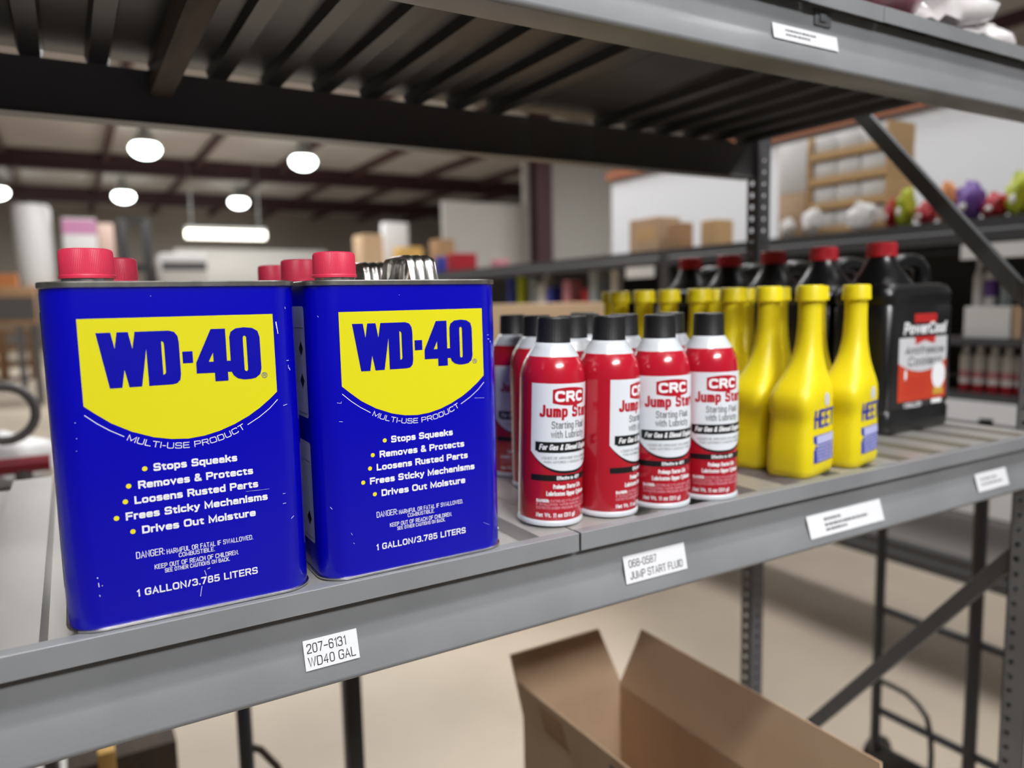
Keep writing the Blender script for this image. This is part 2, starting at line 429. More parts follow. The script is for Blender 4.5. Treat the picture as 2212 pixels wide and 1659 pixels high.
# corrugated partition of metal sheets
part = MB(); part.box((6.75, 13.5, FLOOR), (8.7, 13.6, 2.25)); part.box((8.7, 13.5, FLOOR), (12.5, 13.6, CEIL - 0.25))
wall_p = struct(part, 'wall_partition', M['wall_metal'])
rib_me = None
for i in range(20):
    x = 8.95 + i * 0.17
    if rib_me is None:
        g = MB(); g.prism([(-0.035, 0), (0.035, 0), (0.02, -0.03), (-0.02, -0.03)], FLOOR, CEIL - 0.25, lambda u, v, t: (u, v, t))
        o = struct(g, 'rib', M['wall_metal'], wall_p); rib_me = o.data
    else:
        o = bpy.data.objects.new('rib', rib_me); C.objects.link(o); o.parent = wall_p
    o.location = (x, 13.5, 0)
g = MB(); g.box((8.44, 12.6, FLOOR), (8.82, 12.63, CEIL)); g.box((8.61, 12.63, FLOOR), (8.65, 12.87, CEIL)); g.box((8.44, 12.87, FLOOR), (8.82, 12.9, CEIL))
struct(g, 'trim_1', M['maroon'])
# white office block with a brown top trim
mb = MB(); mb.box((4.2, -9, FLOOR), (7.2, 4.75, 1.24))
struct(mb, 'wall_right', M['wall_white'])
g = MB(); g.box((4.16, -9, 1.24), (4.3, 4.78, 1.31))
struct(g, 'trim_2', M['brown_trim'])

# ================================================================== SHELVING UNIT IN FRONT
unit = empty('shelving_unit', (0.5, 0.3, FLOOR))
tag(unit, 'grey steel shelving unit with step beams and ribbed decks, holding the tins and bottles', 'shelving')
UB = Vector((0.5, 0.3, FLOOR))
def U(mb, name, material, label=None, smooth=35, parent=unit):
    for v in mb.bm.verts: v.co -= UB
    o = mb.build(name, material, parent, smooth)
    if label: o['label'] = label
    return o
LV = {'low': 0.0, 'up': 0.556, 'base': -0.80}
X0, X1 = -0.75, 1.313
def front_beam(z):
    pr = [(0.040, -0.0135), (0.0062, -0.0135), (0.0058, -0.0160), (0.0058, -0.0510), (0.0050, -0.0555), (-0.0035, -0.0735)]
    for i in range(7):
        a = R(150 + i * 19)
        pr.append((0.0010 + 0.005 * math.cos(a), -0.0785 + 0.005 * math.sin(a)))
    pr += [(0.036, -0.0835), (0.040, -0.080)]
    b = MB(); b.prism(pr, X0, X1, lambda u, v, t: (t, u, z + v))
    return b
def rear_beam(z):
    pr = [(0.582, -0.0135), (0.582, -0.076), (0.577, -0.0835), (0.612, -0.0835), (0.612, -0.079), (0.590, -0.076), (0.590, -0.0135)]
    b = MB(); b.prism(pr, X0, X1, lambda u, v, t: (t, u, z + v))
    return b
for k in ('low', 'up', 'base'):
    U(front_beam(LV[k]), 'front_beam', M['grey_paint'], smooth=40)
    U(rear_beam(LV[k]), 'rear_beam', M['shaded_rear'], smooth=40)

def deck(z, xa, xb, valleys, material='deck_steel', lip=True):
    """ribbed sheet: flats at z with valleys pressed down, front edge folded to a lip"""
    t = 0.0012
    D = 0.0123
    top = [(xa, 0)]
    for v in valleys:
        if v - 0.019 < xa or v + 0.019 > xb: continue
        top += [(v - 0.0150, 0), (v - 0.0112, -D), (v + 0.0112, -D), (v + 0.0150, 0)]
    top.append((xb, 0))
    b = MB()
    n = len(top)
    vs = []
    for y in (-0.0045, 0.596):
        vs += [(x, y, z + h) for x, h in top] + [(x, y, z + h - t) for x, h in top]
    fs = []
    for i in range(n - 1):
        fs += [(i, i + 1, 2 * n + i + 1, 2 * n + i), (n + i, 3 * n + i, 3 * n + i + 1, n + i + 1),
               (i, n + i, n + i + 1, i + 1), (2 * n + i, 2 * n + i + 1, 3 * n + i + 1, 3 * n + i)]
    fs += [(0, 2 * n, 3 * n, n), (n - 1, 2 * n - 1, 4 * n - 1, 3 * n - 1)]
    b.add(vs, fs)
    U(b, 'deck_panel', M[material], smooth=0)
    if lip:
        b = MB(); b.box((xa, -0.0066, z - 0.0172), (xb - 0.0004, -0.0047, z + 0.0006), 0.0004, seg=1); b.box((xa, -0.0049, z - 0.0002), (xb - 0.0004, 0.0060, z + 0.0006), 0.0002, seg=1)
        U(b, 'deck_lip', M['grey_paint'], smooth=0)
P0, PITCH_ = -0.0025, 0.0745
vall = [P0 + PITCH_ * k for k in range(-10, 18)]
deck(0.0, X0, 0.4215, vall)
deck(0.0, 0.4235, X1 - 0.003, [v for v in vall if v > 0.46])
vup = [0.0 + 0.0752 * k for k in range(-9, 18)]
deck(0.556, X0, 0.735, vup, 'shaded_deck')
deck(0.5555, 0.7355, 0.8675, [], 'shaded_deck')
deck(0.556, 0.868, X1 - 0.003, [v + 0.005 for v in vup if v > 0.86], 'shaded_deck')
deck(-0.80, X0, X1 - 0.003, vall)
b = MB(); b.box((0.134, 0.05, 0.5085), (0.162, 0.578, 0.5415), 0.001)
U(b, 'cross_bar', M['wood_brown'], 'brown cross bar under the upper deck')
# clip on the upper front beam
b = MB(); b.box((0.758, 0.0035, 0.522), (0.786, 0.0060, 0.5385), 0.0008); b.box((0.765, 0.001, 0.526), (0.776, 0.004, 0.534), 0.0008)
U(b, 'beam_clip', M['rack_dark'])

def plate(b, o, eu, ev, w_, h, cols, pitch, hole=0.0075, thick=0.002, en=None):
    """punched plate: square holes in columns"""
    us = sorted({0.0, w_} | {c + s * hole / 2 for c in cols for s in (-1, 1)})
    nrow = int(h / pitch)
    vsn = [0.0]
    for i in range(nrow):
        vsn += [(i + 0.5) * pitch - hole / 2, (i + 0.5) * pitch + hole / 2]
    vsn.append(h)
    o, eu, ev, en = Vector(o), Vector(eu), Vector(ev), Vector(en)
    gv = {}
    def V(i, j, k):
        if (i, j, k) not in gv: gv[(i, j, k)] = b.bm.verts.new(o + eu * us[i] + ev * vsn[j] + en * (thick * k))
        return gv[(i, j, k)]
    hol = set()
    for i in range(len(us) - 1):
        mid = (us[i] + us[i + 1]) / 2
        inh = any(abs(mid - c) < hole / 2 for c in cols)
        for j in range(len(vsn) - 1):
            if inh and j % 2 == 1: hol.add((i, j)); continue
            for k in (0, 1): b.bm.faces.new((V(i, j, k), V(i + 1, j, k), V(i + 1, j + 1, k), V(i, j + 1, k)))
    for i, j in hol:
        q = [(i, j), (i + 1, j), (i + 1, j + 1), (i, j + 1)]
        for a in range(4):
            p_, r_ = q[a], q[(a + 1) % 4]
            b.bm.faces.new((V(*p_, 0), V(*r_, 0), V(*r_, 1), V(*p_, 1)))
def post(xa, ya, yb, front, zt=1.0):
    b = MB()
    z0 = FLOOR
    h = zt - z0
    wx = 0.038
    yf = ya if front else yb
    d = abs(yb - ya)
    s = 1 if front else -1
    # web facing the aisle / the shelf, and two flanges
    plate(b, (xa, ya, z0), (1, 0, 0), (0, 0, 1), wx, h, [wx * 0.3, wx * 0.7] if front else [wx * 0.5], 0.025, 0.009, en=(0, 1, 0))
    plate(b, (xa, ya + 0.002, z0), (0, 1, 0), (0, 0, 1), d - 0.002, h, [d * 0.68] if front else [d * 0.5], 0.025, 0.009, en=(1, 0, 0))
    if front: b.box((xa, yb - 0.002, z0), (xa + wx, yb, zt))
    if front: b.box((xa + wx - 0.002, ya + 0.002, z0), (xa + wx, yb - 0.002, zt))
    else: plate(b, (xa + wx - 0.002, ya + 0.002, z0), (0, 1, 0), (0, 0, 1), d - 0.002, h, [d * 0.5], 0.025, 0.009, en=(1, 0, 0))
    return b
U(post(1.3135, 0.0, 0.0385, True), 'post', M['grey_paint'], smooth=0)
U(post(1.3135, 0.5715, 0.602, False), 'post', M['shaded_rear'], smooth=0)
for xa_ in (-0.7905,):
    U(post(xa_, 0.0, 0.0385, True), 'post', M['grey_paint'], smooth=0)
    U(post(xa_, 0.5715, 0.602, False), 'post', M['shaded_rear'], smooth=0)
def bar(p, q, wv, wn, b=None):
    """flat bar from p to q in a plane x = const: wv across, wn along x"""
    b = b or MB()
    p, q = Vector(p), Vector(q)
    t = (q - p).normalized()
    n = Vector((1, 0, 0))
    v = n.cross(t).normalized()
    mt = Matrix((t, v, n)).transposed().to_4x4(); mt.translation = p
    b.box((0, -wv / 2, -wn / 2), ((q - p).length, wv / 2, wn / 2), 0.0008, mt, 1)
    return b
b = bar((1.333, 0.025, 0.188), (1.333, 0.585, 0.835), 0.026, 0.014)
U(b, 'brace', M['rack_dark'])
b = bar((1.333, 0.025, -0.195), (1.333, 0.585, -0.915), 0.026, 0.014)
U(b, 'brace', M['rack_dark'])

# price stickers on the beams
def sticker(xa, xb, za, zb, lines, y=0.0052, label=None, tilt=0.0):
    Z0 = 0.556 if za > 0.3 else 0.0
    yy = lambda v: 0.0054 + min(0.0, (v - Z0 + 0.052)) * 0.46
    P = [(x, yy(z) - d, z) for d in (0.0002, 0.0005) for x, z in ((xa, za), (xb, za), (xb, zb), (xa, zb))]
    b = MB(); b.add(P, [(0, 1, 2, 3), (7, 6, 5, 4), (0, 4, 5, 1), (1, 5, 6, 2), (2, 6, 7, 3), (3, 7, 4, 0)])
    o = U(b, 'price_sticker', M['sticker'], label, smooth=0)
    b = MB()
    for (t, u0, u1, v, h, mode) in lines:
        fn = lambda u, vv: (u, yy(za) + (yy(zb) - yy(za)) * (vv - za) / (zb - za) - 0.00075, vv)
        if mode: text(b, t, xa + u0, xa + u1, za + v, h, fn, h * 0.10)
        else:
            x = xa + u0; rng = random.Random(len(t) * 7 + int(v * 1e4))
            while x < xa + u1:
                l = rng.uniform(0.0012, 0.0045)
                b.add([fn(x, za + v), fn(min(x + l, xa + u1), za + v), fn(min(x + l, xa + u1), za + v + h), fn(x, za + v + h)], [(0, 1, 2, 3)])
                x += l + 0.0012
    for v in b.bm.verts: v.co -= UB
    b.build('print', M['ink_black' if lines[0][5] else 'ink_grey'], o, 0)
sticker(0.1578, 0.2022, -0.0665, -0.0440, [('207\u20136131', 0.0025, 0.0345, 0.0125, 0.0072, 1), ('WD40 GAL', 0.0025, 0.0415, 0.0025, 0.0072, 1)], label='crisp white price sticker under the blue tins')
sticker(0.4830, 0.5660, -0.0655, -0.0385, [('068-0587', 0.0060, 0.0430, 0.0150, 0.0075, 1), ('JUMP START FLUID', 0.0060, 0.0770, 0.0035, 0.0075, 1)], label='white price sticker under the red spray cans')
sticker(0.7640, 0.9080, -0.0700, -0.0440, [('a', 0.03, 0.062, 0.017, 0.003, 0), ('bb', 0.03, 0.112, 0.0105, 0.003, 0), ('ccc', 0.03, 0.07, 0.005, 0.003, 0)], label='long white price sticker under the yellow bottles')
sticker(1.1330, 1.2170, -0.0680, -0.0430, [('a', 0.012, 0.055, 0.015, 0.0025, 0), ('bb', 0.012, 0.066, 0.008, 0.0025, 0)], label='short white price sticker near the right post')
sticker(0.6900, 0.7980, 0.4975, 0.5140, [('a', 0.02, 0.07, 0.010, 0.002, 0), ('bb', 0.02, 0.06, 0.005, 0.002, 0)], label='white price sticker on the upper beam')

# ================================================================== BLUE GALLON TINS
CW, CD, CH = 0.168, 0.106, 0.2415
def make_tin():
    t = empty('gallon_tin')
    b = MB()
    rings = []
    for z, g in ((0.0026, -0.0004), (0.006, 0.0), (0.12, 0.0003), (0.2335, 0.0), (0.2375, -0.0003)):
        rings.append([(x, y, z) for x, y in rrect(CW / 2 + g, CD / 2 + g, 0.022, 8)])
    b.loft(rings); b.build('body', M['blue_tin'], t, 50)
    b = MB()
    b.loft([[(x, y, z) for x, y in rrect(CW / 2 + g, CD / 2 + g, 0.022 + max(g, 0), 8)] for z, g in ((0.2372, 0.0002), (0.2380, 0.0013), (0.2410, 0.0013), (0.2418, 0.0006), (0.2416, -0.0012), (0.2392, -0.0016))])
    b.build('top_rim', M['tin_dark'], t, 40)
    b = MB()
    b.loft([[(x, y, z) for x, y in rrect(CW / 2 + g, CD / 2 + g, 0.022 + max(g, 0), 8)] for z, g in ((0.0008, -0.0006), (0.0014, 0.0010), (0.0028, 0.0012), (0.0034, 0.0002))])
    b.build('bottom_rim', M['tin'], t, 40)
    cx = 0.034 - 0.084
    b = MB(); b.lathe([(0.0168, 0.2388), (0.0168, 0.2450), (0.0140, 0.2462), (0.0140, 0.255)], 32, (cx, 0, 0))
    b.build('spout', M['tin'], t)
    b = MB()
    ns = 96
    rf = lambda a, z, r: 0.00018 * math.cos(ns * a) if (0.2482 < z < 0.2655 and r > 0.017) else 0
    b.lathe([(0.0150, 0.2452), (0.0184, 0.2453), (0.0184, 0.2472), (0.0179, 0.2480), (0.0174, 0.2640), (0.0167, 0.2656), (0.0150, 0.2664), (0.0142, 0.2659)], ns * 4, (cx, 0, 0), True, rf)
    b.build('cap', M['cap_red'], t, 30)
    # strap handle across the top, three pressed ridges
    hx = 0.1035 - 0.084
    path = [(-0.035, 0.2392), (-0.0345, 0.2420), (-0.0315, 0.2500), (-0.0290, 0.2570), (-0.0262, 0.2606), (-0.021, 0.2626), (-0.008, 0.2632)]
    path += [(-y, z) for y, z in path[::-1]]
    rings = []
    NX = 24
    pv = [Vector((0, y, z)) for y, z in path]
    for i, p in enumerate(pv):
        tg = (pv[min(i + 1, len(pv) - 1)] - pv[max(i - 1, 0)]).normalized()
        nr = Vector((0, -tg.z, tg.y))
        if nr.z < 0 and abs(nr.y) < 0.2: nr = -nr
        out, inn = [], []
        for k in range(NX + 1):
            u = -0.0128 + 0.0256 * k / NX
            e = 0.0008 * math.cos(3 * 2 * PI * (u / 0.0256)) if 1 < i < len(pv) - 2 else 0
            out.append(Vector((hx + u, p.y, p.z)) + nr * (e + 0.0004))
            inn.append(Vector((hx + u, p.y, p.z)) + nr * (e - 0.0004))
        rings.append(out + inn[::-1])
    b = MB(); b.loft(rings); b.build('handle', M['tin'], t, 60)
    # printing, measured in mm from the left edge and the base
    F = lambda lay: (lambda x, z: (x / 1000 - CW / 2, -CD / 2 - 0.0004 - 0.00012 * lay, z / 1000))
    b = MB()
    outline(b, [[(20.5, 216.9), (147.6, 216.9), (147.8, 158.5), (142.1, 153.3), (134.5, 147.4), (126.5, 142.2), (116, 137), (105.4, 133.1), (95, 130.7), (84, 129.7), (73, 130.6), (61.5, 133.2), (48.0, 138.6), (36, 145.6), (26.2, 153.6), (20.5, 158.6)]], F(0))
    b.build('label_panel', M['label_yellow'], t, 0)
    b = MB()
    wd = [(30.9, 207.3), (39.8, 207.3), (41.6, 196.2), (43.5, 207.3), (50.4, 207.3), (52.4, 195.8), (54.5, 207.3), (75.9, 207.3), (79.4, 206.2), (81.4, 203.2), (82.0, 198.5), (82.0, 176.2), (81.3, 172.3), (79.3, 170.1), (76.2, 169.4), (61.1, 169.4), (60.9, 194.9), (56.7, 169.4), (48.9, 169.4), (46.6, 181.4), (44.5, 169.4), (36.9, 169.4)]
    dc = [(70.6, 200.0), (71.6, 199.8), (72.3, 198.4), (72.4, 178.3), (71.8, 177.1), (70.6, 176.6)]
    fz = [(103.5, 207.3), (113.4, 207.3), (113.4, 183.9), (115.9, 183.9), (115.9, 201.1), (117.0, 204.8), (120.6, 207.2), (126.4, 207.8), (132.2, 207.1), (136.0, 204.7), (137.3, 200.2), (137.4, 176.7), (136.3, 172.7), (133.2, 170.2), (129.2, 169.4), (124.6, 169.4), (120.4, 170.5), (117.4, 172.9), (116.2, 175.7), (113.6, 175.7), (113.6, 169.4), (104.6, 169.4), (104.6, 175.7), (92.3, 175.9), (92.4, 183.7)]
    fc = [(104.1, 190.3), (104.2, 183.9), (100.9, 183.9)]
    zc = [(125.3, 200.2), (125.7, 201.3), (126.5, 201.7), (127.3, 201.3), (127.7, 200.4), (127.8, 176.8), (127.4, 175.8), (126.6, 175.4), (125.8, 175.8), (125.4, 176.6)]
    outline(b, [wd, dc], F(1)); outline(b, [fz, fc, zc], F(1))
    outline(b, [[(83.7, 192.1), (90.5, 192.1), (90.5, 183.8), (83.7, 183.8)]], F(1))
    disc(b, 139.3, 171.6, 2.1, 2.1, F(1), 24, 0.82)
    text(b, 'R', 138.5, 140.2, 170.4, 2.4, F(1), 0.32)
    b.build('logo', M['logo_blue'], t, 0)
    b = MB()
    f = F(0)
    ribbon(b, [(20.7, 152.4), (27.4, 146.3), (34.9, 140.7), (43.0, 135.7)], False, 0.5, f)
    ribbon(b, [(147.8, 152.4), (141.7, 146.3), (133.8, 140.5), (125.2, 135.6)], False, 0.5, f)
    b.build('arc_line', M['print_white'], t, 0)
    # the product line bends along the label's lower edge
    b = MB()
    Rr = 83.0; cyc = 123.0 + Rr
    def bend(u, v):
        a_ = (u - 84.0) / Rr; rr = Rr - v
        return f(84.0 + rr * math.sin(a_), cyc - rr * math.cos(a_))
    text(b, 'MULTI-USE PRODUCT', 84 - 41.2, 84 + 41.2, 0, 4.3, bend, 0.52, 0, 0.32)
    b.build('product_line', M['print_white'], t, 0)
    b = MB()
    for tx, xa, xb, z in (('Stops Squeaks', 59.8, 116.2, 109.1), ('Removes & Protects', 49.4, 126.9, 97.9), ('Loosens Rusted Parts', 46.4, 130.0, 87.4), ('Frees Sticky Mechanisms', 40.2, 136.4, 76.7), ('Drives Out Moisture', 49.7, 126.9, 65.6)):
        text(b, tx, xa, xb, z, 5.6, f, 1.25, 0, 0.36, 0.75)
    b.build('benefit_list', M['print_white'], t, 0)
    b = MB()
    text(b, 'DANGER:', 44.7, 63.0, 48.2, 4.9, f, 0.50)
    text(b, 'HARMFUL OR FATAL IF SWALLOWED.', 64.3, 124.0, 47.9, 3.6, f, 0.42)
    text(b, 'COMBUSTIBLE.', 72.0, 96.5, 44.1, 3.2, f, 0.40)
    text(b, 'KEEP OUT OF REACH OF CHILDREN.', 55.8, 112.9, 38.4, 3.4, f, 0.42)
    text(b, 'SEE OTHER CAUTIONS ON BACK.', 62.2, 106.4, 34.7, 3.0, f, 0.40)
    b.build('warning_text', M['print_white'], t, 0)
    b = MB()
    text(b, '1 GALLON/3.785 LITERS', 43.0, 125.9, 20.8, 5.3, f, 0.95)
    b.build('volume_text', M['print_white'], t, 0)
    for x, z in ((54.3, 111.6), (43.5, 100.7), (40.7, 90.0), (34.5, 79.2), (43.9, 68.2)):
        b = MB(); disc(b, x, z, 1.75, 1.75, F(0), 18)
        b.build('bullet', M['bullet_yellow'], t, 0)
    # pale panels with dark symbols printed on the left side
    G = lambda lay: (lambda u, z: (-CW / 2 - 0.0004 - 0.00012 * lay, -u, z))
    for z0, z1 in ((0.132, 0.222), (0.028, 0.112)):
        b = MB(); outline(b, [[(x, z) for x, z in rrect(0.030, (z1 - z0) / 2, 0.003, 4, 0.0, (z0 + z1) / 2)]], G(0))
        b.build('side_panel', M['side_label'], t, 0)
    b = MB()
    for z0, z1 in ((0.135, 0.205), (0.031, 0.096)):
        for a_, c_, d_, e_ in ((-0.0275, -0.0271, z0, z1), (0.0271, 0.0275, z0, z1), (-0.0275, 0.0275, z0, z0 + 0.0004), (-0.0275, 0.0275, z1 - 0.0004, z1)):
            b.add([G(1)(a_, d_), G(1)(c_, d_), G(1)(c_, e_), G(1)(a_, e_)], [(0, 1, 2, 3)])
    for z in (0.188, 0.162, 0.048):
        b.add([G(1)(0.018, z + 0.006), G(1)(0.024, z), G(1)(0.018, z - 0.006), G(1)(0.012, z)], [(0, 1, 2, 3)])
    b.build('side_symbols', M['ink_black'], t, 0)
    return t
def scuffs(t, segs):
    b = MB()
    for xa, za, xb, zb, wd_ in segs:
        d = Vector((xb - xa, zb - za)); d = d.normalized() if d.length > 0 else Vector((1, 0)); n = Vector((-d.y, d.x)) * wd_ / 2
        f = lambda x, z: (x / 1000 - CW / 2, -CD / 2 - 0.0005, z / 1000)
        b.add([f(xa + n.x, za + n.y), f(xa - n.x, za - n.y), f(xb - n.x, zb - n.y), f(xb + n.x, zb + n.y)], [(0, 1, 2, 3)])
    b.build('scuffs', M['print_white'], t, 0)
tin = make_tin()
def place_tin(o, x, y, rz, label, capdx=0.0):
    o.location = (x + CW / 2, y + CD / 2, 0.0)
    o.rotation_euler = (0, 0, rz)
    tag(o, label, 'can', 'blue gallon tins')
    for ch in o.children:
        if ch.name.startswith(('cap', 'spout')): ch.location.x += capdx
    return o
tins = [tin] + [copy_tree(tin) for _ in range(4)]
place_tin(tins[0], 0.0, 0.0, 0.0, 'blue gallon tin at the left front edge of the shelf, without a raised handle', -0.0035)
place_tin(tins[1], 0.1768, -0.0008, 0.006, 'blue gallon tin with bright ribbed strap handle beside the first red spray can', 0.002)
place_tin(tins[2], 0.006, 0.1105, 0.0, 'blue gallon tin hidden right behind the left front tin', 0.014)
place_tin(tins[3], 0.1775, 0.1105, 0.0, 'blue gallon tin second in its row, behind the tin with the bright handle', 0.002)
place_tin(tins[4], 0.1795, 0.2210, 0.0, 'blue gallon tin third in its row, farthest back, smallest red cap', 0.002)
for tt in (tins[0], tins[2]):
    for ch in list(tt.children):
        if ch.name.startswith('handle'):
            me = ch.data.copy()       # the strap lies pressed down on these two
            for v in me.vertices: v.co.z = 0.2395 + (v.co.z - 0.2392) * 0.10
            ch.data = me
            if tt is tins[0]: ch['label'] = 'strap handle pressed flat'
scuffs(tins[0], [(84.5, 12.0, 86.0, 19.5, 0.3), (88.5, 31.0, 89.5, 27.0, 0.3), (90.5, 31.6, 92.5, 32.2, 0.4), (149.8, 211, 150.3, 206, 0.7), (150.4, 206, 150.9, 202, 0.5),
                 (157.0, 222, 157.2, 220.5, 0.3), (156.0, 181.5, 157.6, 181.6, 0.3), (157.1, 178.0, 157.3, 175.2, 0.3), (158.0, 176, 158.2, 174, 0.3), (151.8, 147.5, 154.8, 148.3, 0.3),
                 (147.8, 79.5, 149.8, 79.7, 0.3), (147.4, 71.8, 149.8, 72.0, 0.35), (153.0, 59.0, 155.2, 61.0, 0.3), (20.0, 40.0, 20.2, 39.2, 0.5), (20.4, 36.0, 20.6, 33.0, 0.4), (22.4, 33.8, 22.8, 33.4, 0.5), (20.5, 27.5, 20.7, 26.2, 0.4),
                 (121.0, 85.3, 138.0, 84.8, 0.12), (14.5, 148.0, 15.2, 148.0, 0.3), (14.6, 137.4, 15.2, 137.4, 0.4), (14.0, 129, 14.6, 129, 0.3), (66, 231.5, 66.4, 231.5, 0.4)])
scuffs(tins[1], [(152.2, 193.5, 153.8, 193.8, 0.3), (152.6, 190.2, 154.2, 190.0, 0.3), (155.0, 188.6, 155.4, 187.0, 0.3), (16.0, 146.0, 19.5, 145.2, 0.3), (19.2, 145.2, 19.6, 146.6, 0.3), (138.0, 139.5, 148.0, 138.8, 0.12),
                 (17.0, 131.0, 20.0, 130.5, 0.2), (71.5, 229.5, 71.9, 229.5, 0.4), (6.5, 63.5, 8.0, 61.5, 0.3), (22.5, 39.5, 23.5, 37.5, 0.3), (24.0, 31.0, 25.0, 30.0, 0.3), (158.5, 20.5, 158.9, 18.5, 0.6), (159.0, 42, 159.3, 41, 0.3), (144.0, 27.0, 150.0, 24.0, 0.12), (4.0, 214.5, 4.5, 213.5, 0.3)])

# ================================================================== RED SPRAY CANS
RC = 0.0326
def make_spray():
    t = empty('spray_can')
    b = MB(); b.lathe([(0.0315, 0.005), (RC - 0.0006, 0.0062), (RC, 0.009), (RC, 0.1405), (0.0322, 0.1475), (0.0311, 0.1535), (0.0292, 0.1597), (0.0258, 0.1660)], 64)
    b.build('body', M['can_red'], t, 60)
    b = MB(); b.lathe([(0.02585, 0.1659), (0.0232, 0.1702), (0.0205, 0.1745), (0.0178, 0.1790), (0.012, 0.1800)], 64)
    b.build('shoulder', M['can_white'], t, 60)
    b = MB(); b.lathe([(0.0300, 0.0002), (RC + 0.0001, 0.0006), (RC + 0.0004, 0.0022), (RC + 0.0002, 0.0045), (RC - 0.0010, 0.0060)], 64)
    b.build('base_rim', M['can_white'], t, 60)
    b = MB()
    rf = lambda a, z, r: 0.00012 * math.cos(40 * a) if r > 0.0164 else 0
    b.lathe([(0.0162, 0.1785), (0.0171, 0.1786), (0.0172, 0.1800), (0.0169, 0.1808), (0.0163, 0.2025), (0.0155, 0.2037), (0.0145, 0.2040)], 160, (0, 0, 0), True, rf)
    b.build('cap', M['cap_black'], t, 30)
    def fn(lay, zmax=0.1405):
        rr = RC + 0.0002 + 0.00012 * lay
        return lambda s, z: (rr * math.sin(s / 1000 / RC), -rr * math.cos(s / 1000 / RC), z / 1000)
    H = 40.0
    zl = lambda s: 55.5 + 19.0 * (abs(s) / H) ** 2.6
    b = MB(); band(b, -H, H, lambda s: zl(s), 141.0, fn(1), 40)
    b.build('label_panel', M['panel_white'], t, 60)
    b = MB()
    band(b, -H - 0.3, H + 0.3, lambda s: zl(s) - 2.6 + 2.2 * (abs(s) / H) ** 3, lambda s: zl(s) + 0.2, fn(0), 40)
    band(b, -H + 5, H - 5, lambda s: 73.6 + (1.5 if abs(s) > H - 7 else 0), lambda s: 84.2 + 0.0, fn(2), 40)
    outer = -H + 0.5
    band(b, outer, -outer, lambda s: 45.6 + (0.8 if abs(s) > -outer - 1.5 else 0), 51.6, fn(0), 40)
    b.build('black_bands', M['ink_black'], t, 60)
    b = MB()
    band(b, -18.5, 18.5, lambda s: 122.2 - 2.4 * (1 - (s / 18.5) ** 2), lambda s: 135.2 + 2.4 * (1 - (s / 18.5) ** 2), fn(2), 20)
    b.build('badge', M['ink_red'], t, 60)
    b = MB(); text(b, 'CRC', -16.3, 15.5, 123.6, 10.6, fn(3), 2.7, 0, 0.48, 0.9); b.build('badge_lettering', M['print_white'], t, 0)
    f1 = fn(3); f2 = fn(1)
    b = MB(); text(b, 'For Gas & Diesel Engines', -31.0, 28.5, 76.4, 5.6, f1, 1.05, 0.22, 0.4, 0.8); b.build('band_lettering', M['print_white'], t, 0)
    b = MB(); text(b, 'Effective to -65\u00b0F', -13, 13, 46.9, 3.7, f1, 0.75, 0, 0.4, 0.8); b.build('temperature_lettering', M['print_white'], t, 0)
    b = MB(); text(b, 'Prolongs Starter Life', -16.5, 15.5, 38.0, 4.5, f2, 0.80, 0, 0.4, 0.8)
    text(b, 'Lubricates Upper Cylinder', -23, 23, 31.0, 4.5, f2, 0.85, 0, 0.4, 0.8); b.build('benefit_lettering', M['print_white'], t, 0)
    b = MB(); text(b, 'DANGER:', -33, -20, 24.4, 3.1, f2, 0.75, 0, 0.4, 0.8); b.build('danger_lettering', M['print_white'], t, 0)
    b = MB(); text(b, 'Net Wt. 11 oz (311 g)', -33, 8, 9.6, 4.2, f2, 0.85, 0, 0.4, 0.8); b.build('weight_lettering', M['print_white'], t, 0)
    b = MB(); text(b, 'Jump Start', -31.0, 31.0, 108.4, 12.0, fn(2), 2.5, 0, 0.42, 0.75)
    b.build('product_lettering', M['ink_red'], t, 0)
    b = MB(); text(b, 'Starting Fluid', -19, 19, 97.3, 7.2, fn(2), 0.85)
    text(b, 'with Lubricity', -19.5, 19.5, 88.2, 7.2, fn(2), 0.85)
    b.build('grey_lettering', M['ink_grey'], t, 0)
    b = MB(); text(b, 'L\u00cdQUIDO DE ARRANQUE CON LUBRICANTE', -28.5, 28.5, 67.2, 2.5, fn(2), 0.27, 0.2)
    text(b, 'PARA MOTORES A GASOLINA Y DIESEL', -26, 26, 63.2, 2.5, fn(2), 0.27, 0.2)
    b.build('small_lettering', M['ink_grey'], t, 0)
    b = MB(); text(b, 'EXTREMELY FLAMMABLE. HARMFUL', -18.5, 32, 24.6, 2.5, f2, 0.34)
    text(b, 'IF SWALLOWED. VAPOR HARMFUL. MAY CAUSE', -33, 32, 21.1, 2.5, f2, 0.34)
    text(b, 'CONTENTS UNDER PRESSURE. READ BACK PANEL', -33, 32, 17.6, 2.5, f2, 0.34)
    b.build('warning_lettering', M['ink_pink'], t, 0)
    b = MB(); band(b, 58, 72, 18, 60, fn(0), 8); b.build('barcode_panel', M['panel_white'], t, 60)
    b = MB()
    z = 20.0; rg = random.Random(3)
    while z < 58:
        l = rg.choice((0.4, 0.6, 1.0)); band(b, 59.5, 68, z, z + l, fn(1), 4); z += l + rg.choice((0.4, 0.7, 1.0))
    b.build('barcode', M['ink_black'], t, 0)
    return t
spray = make_spray()
first = [True]
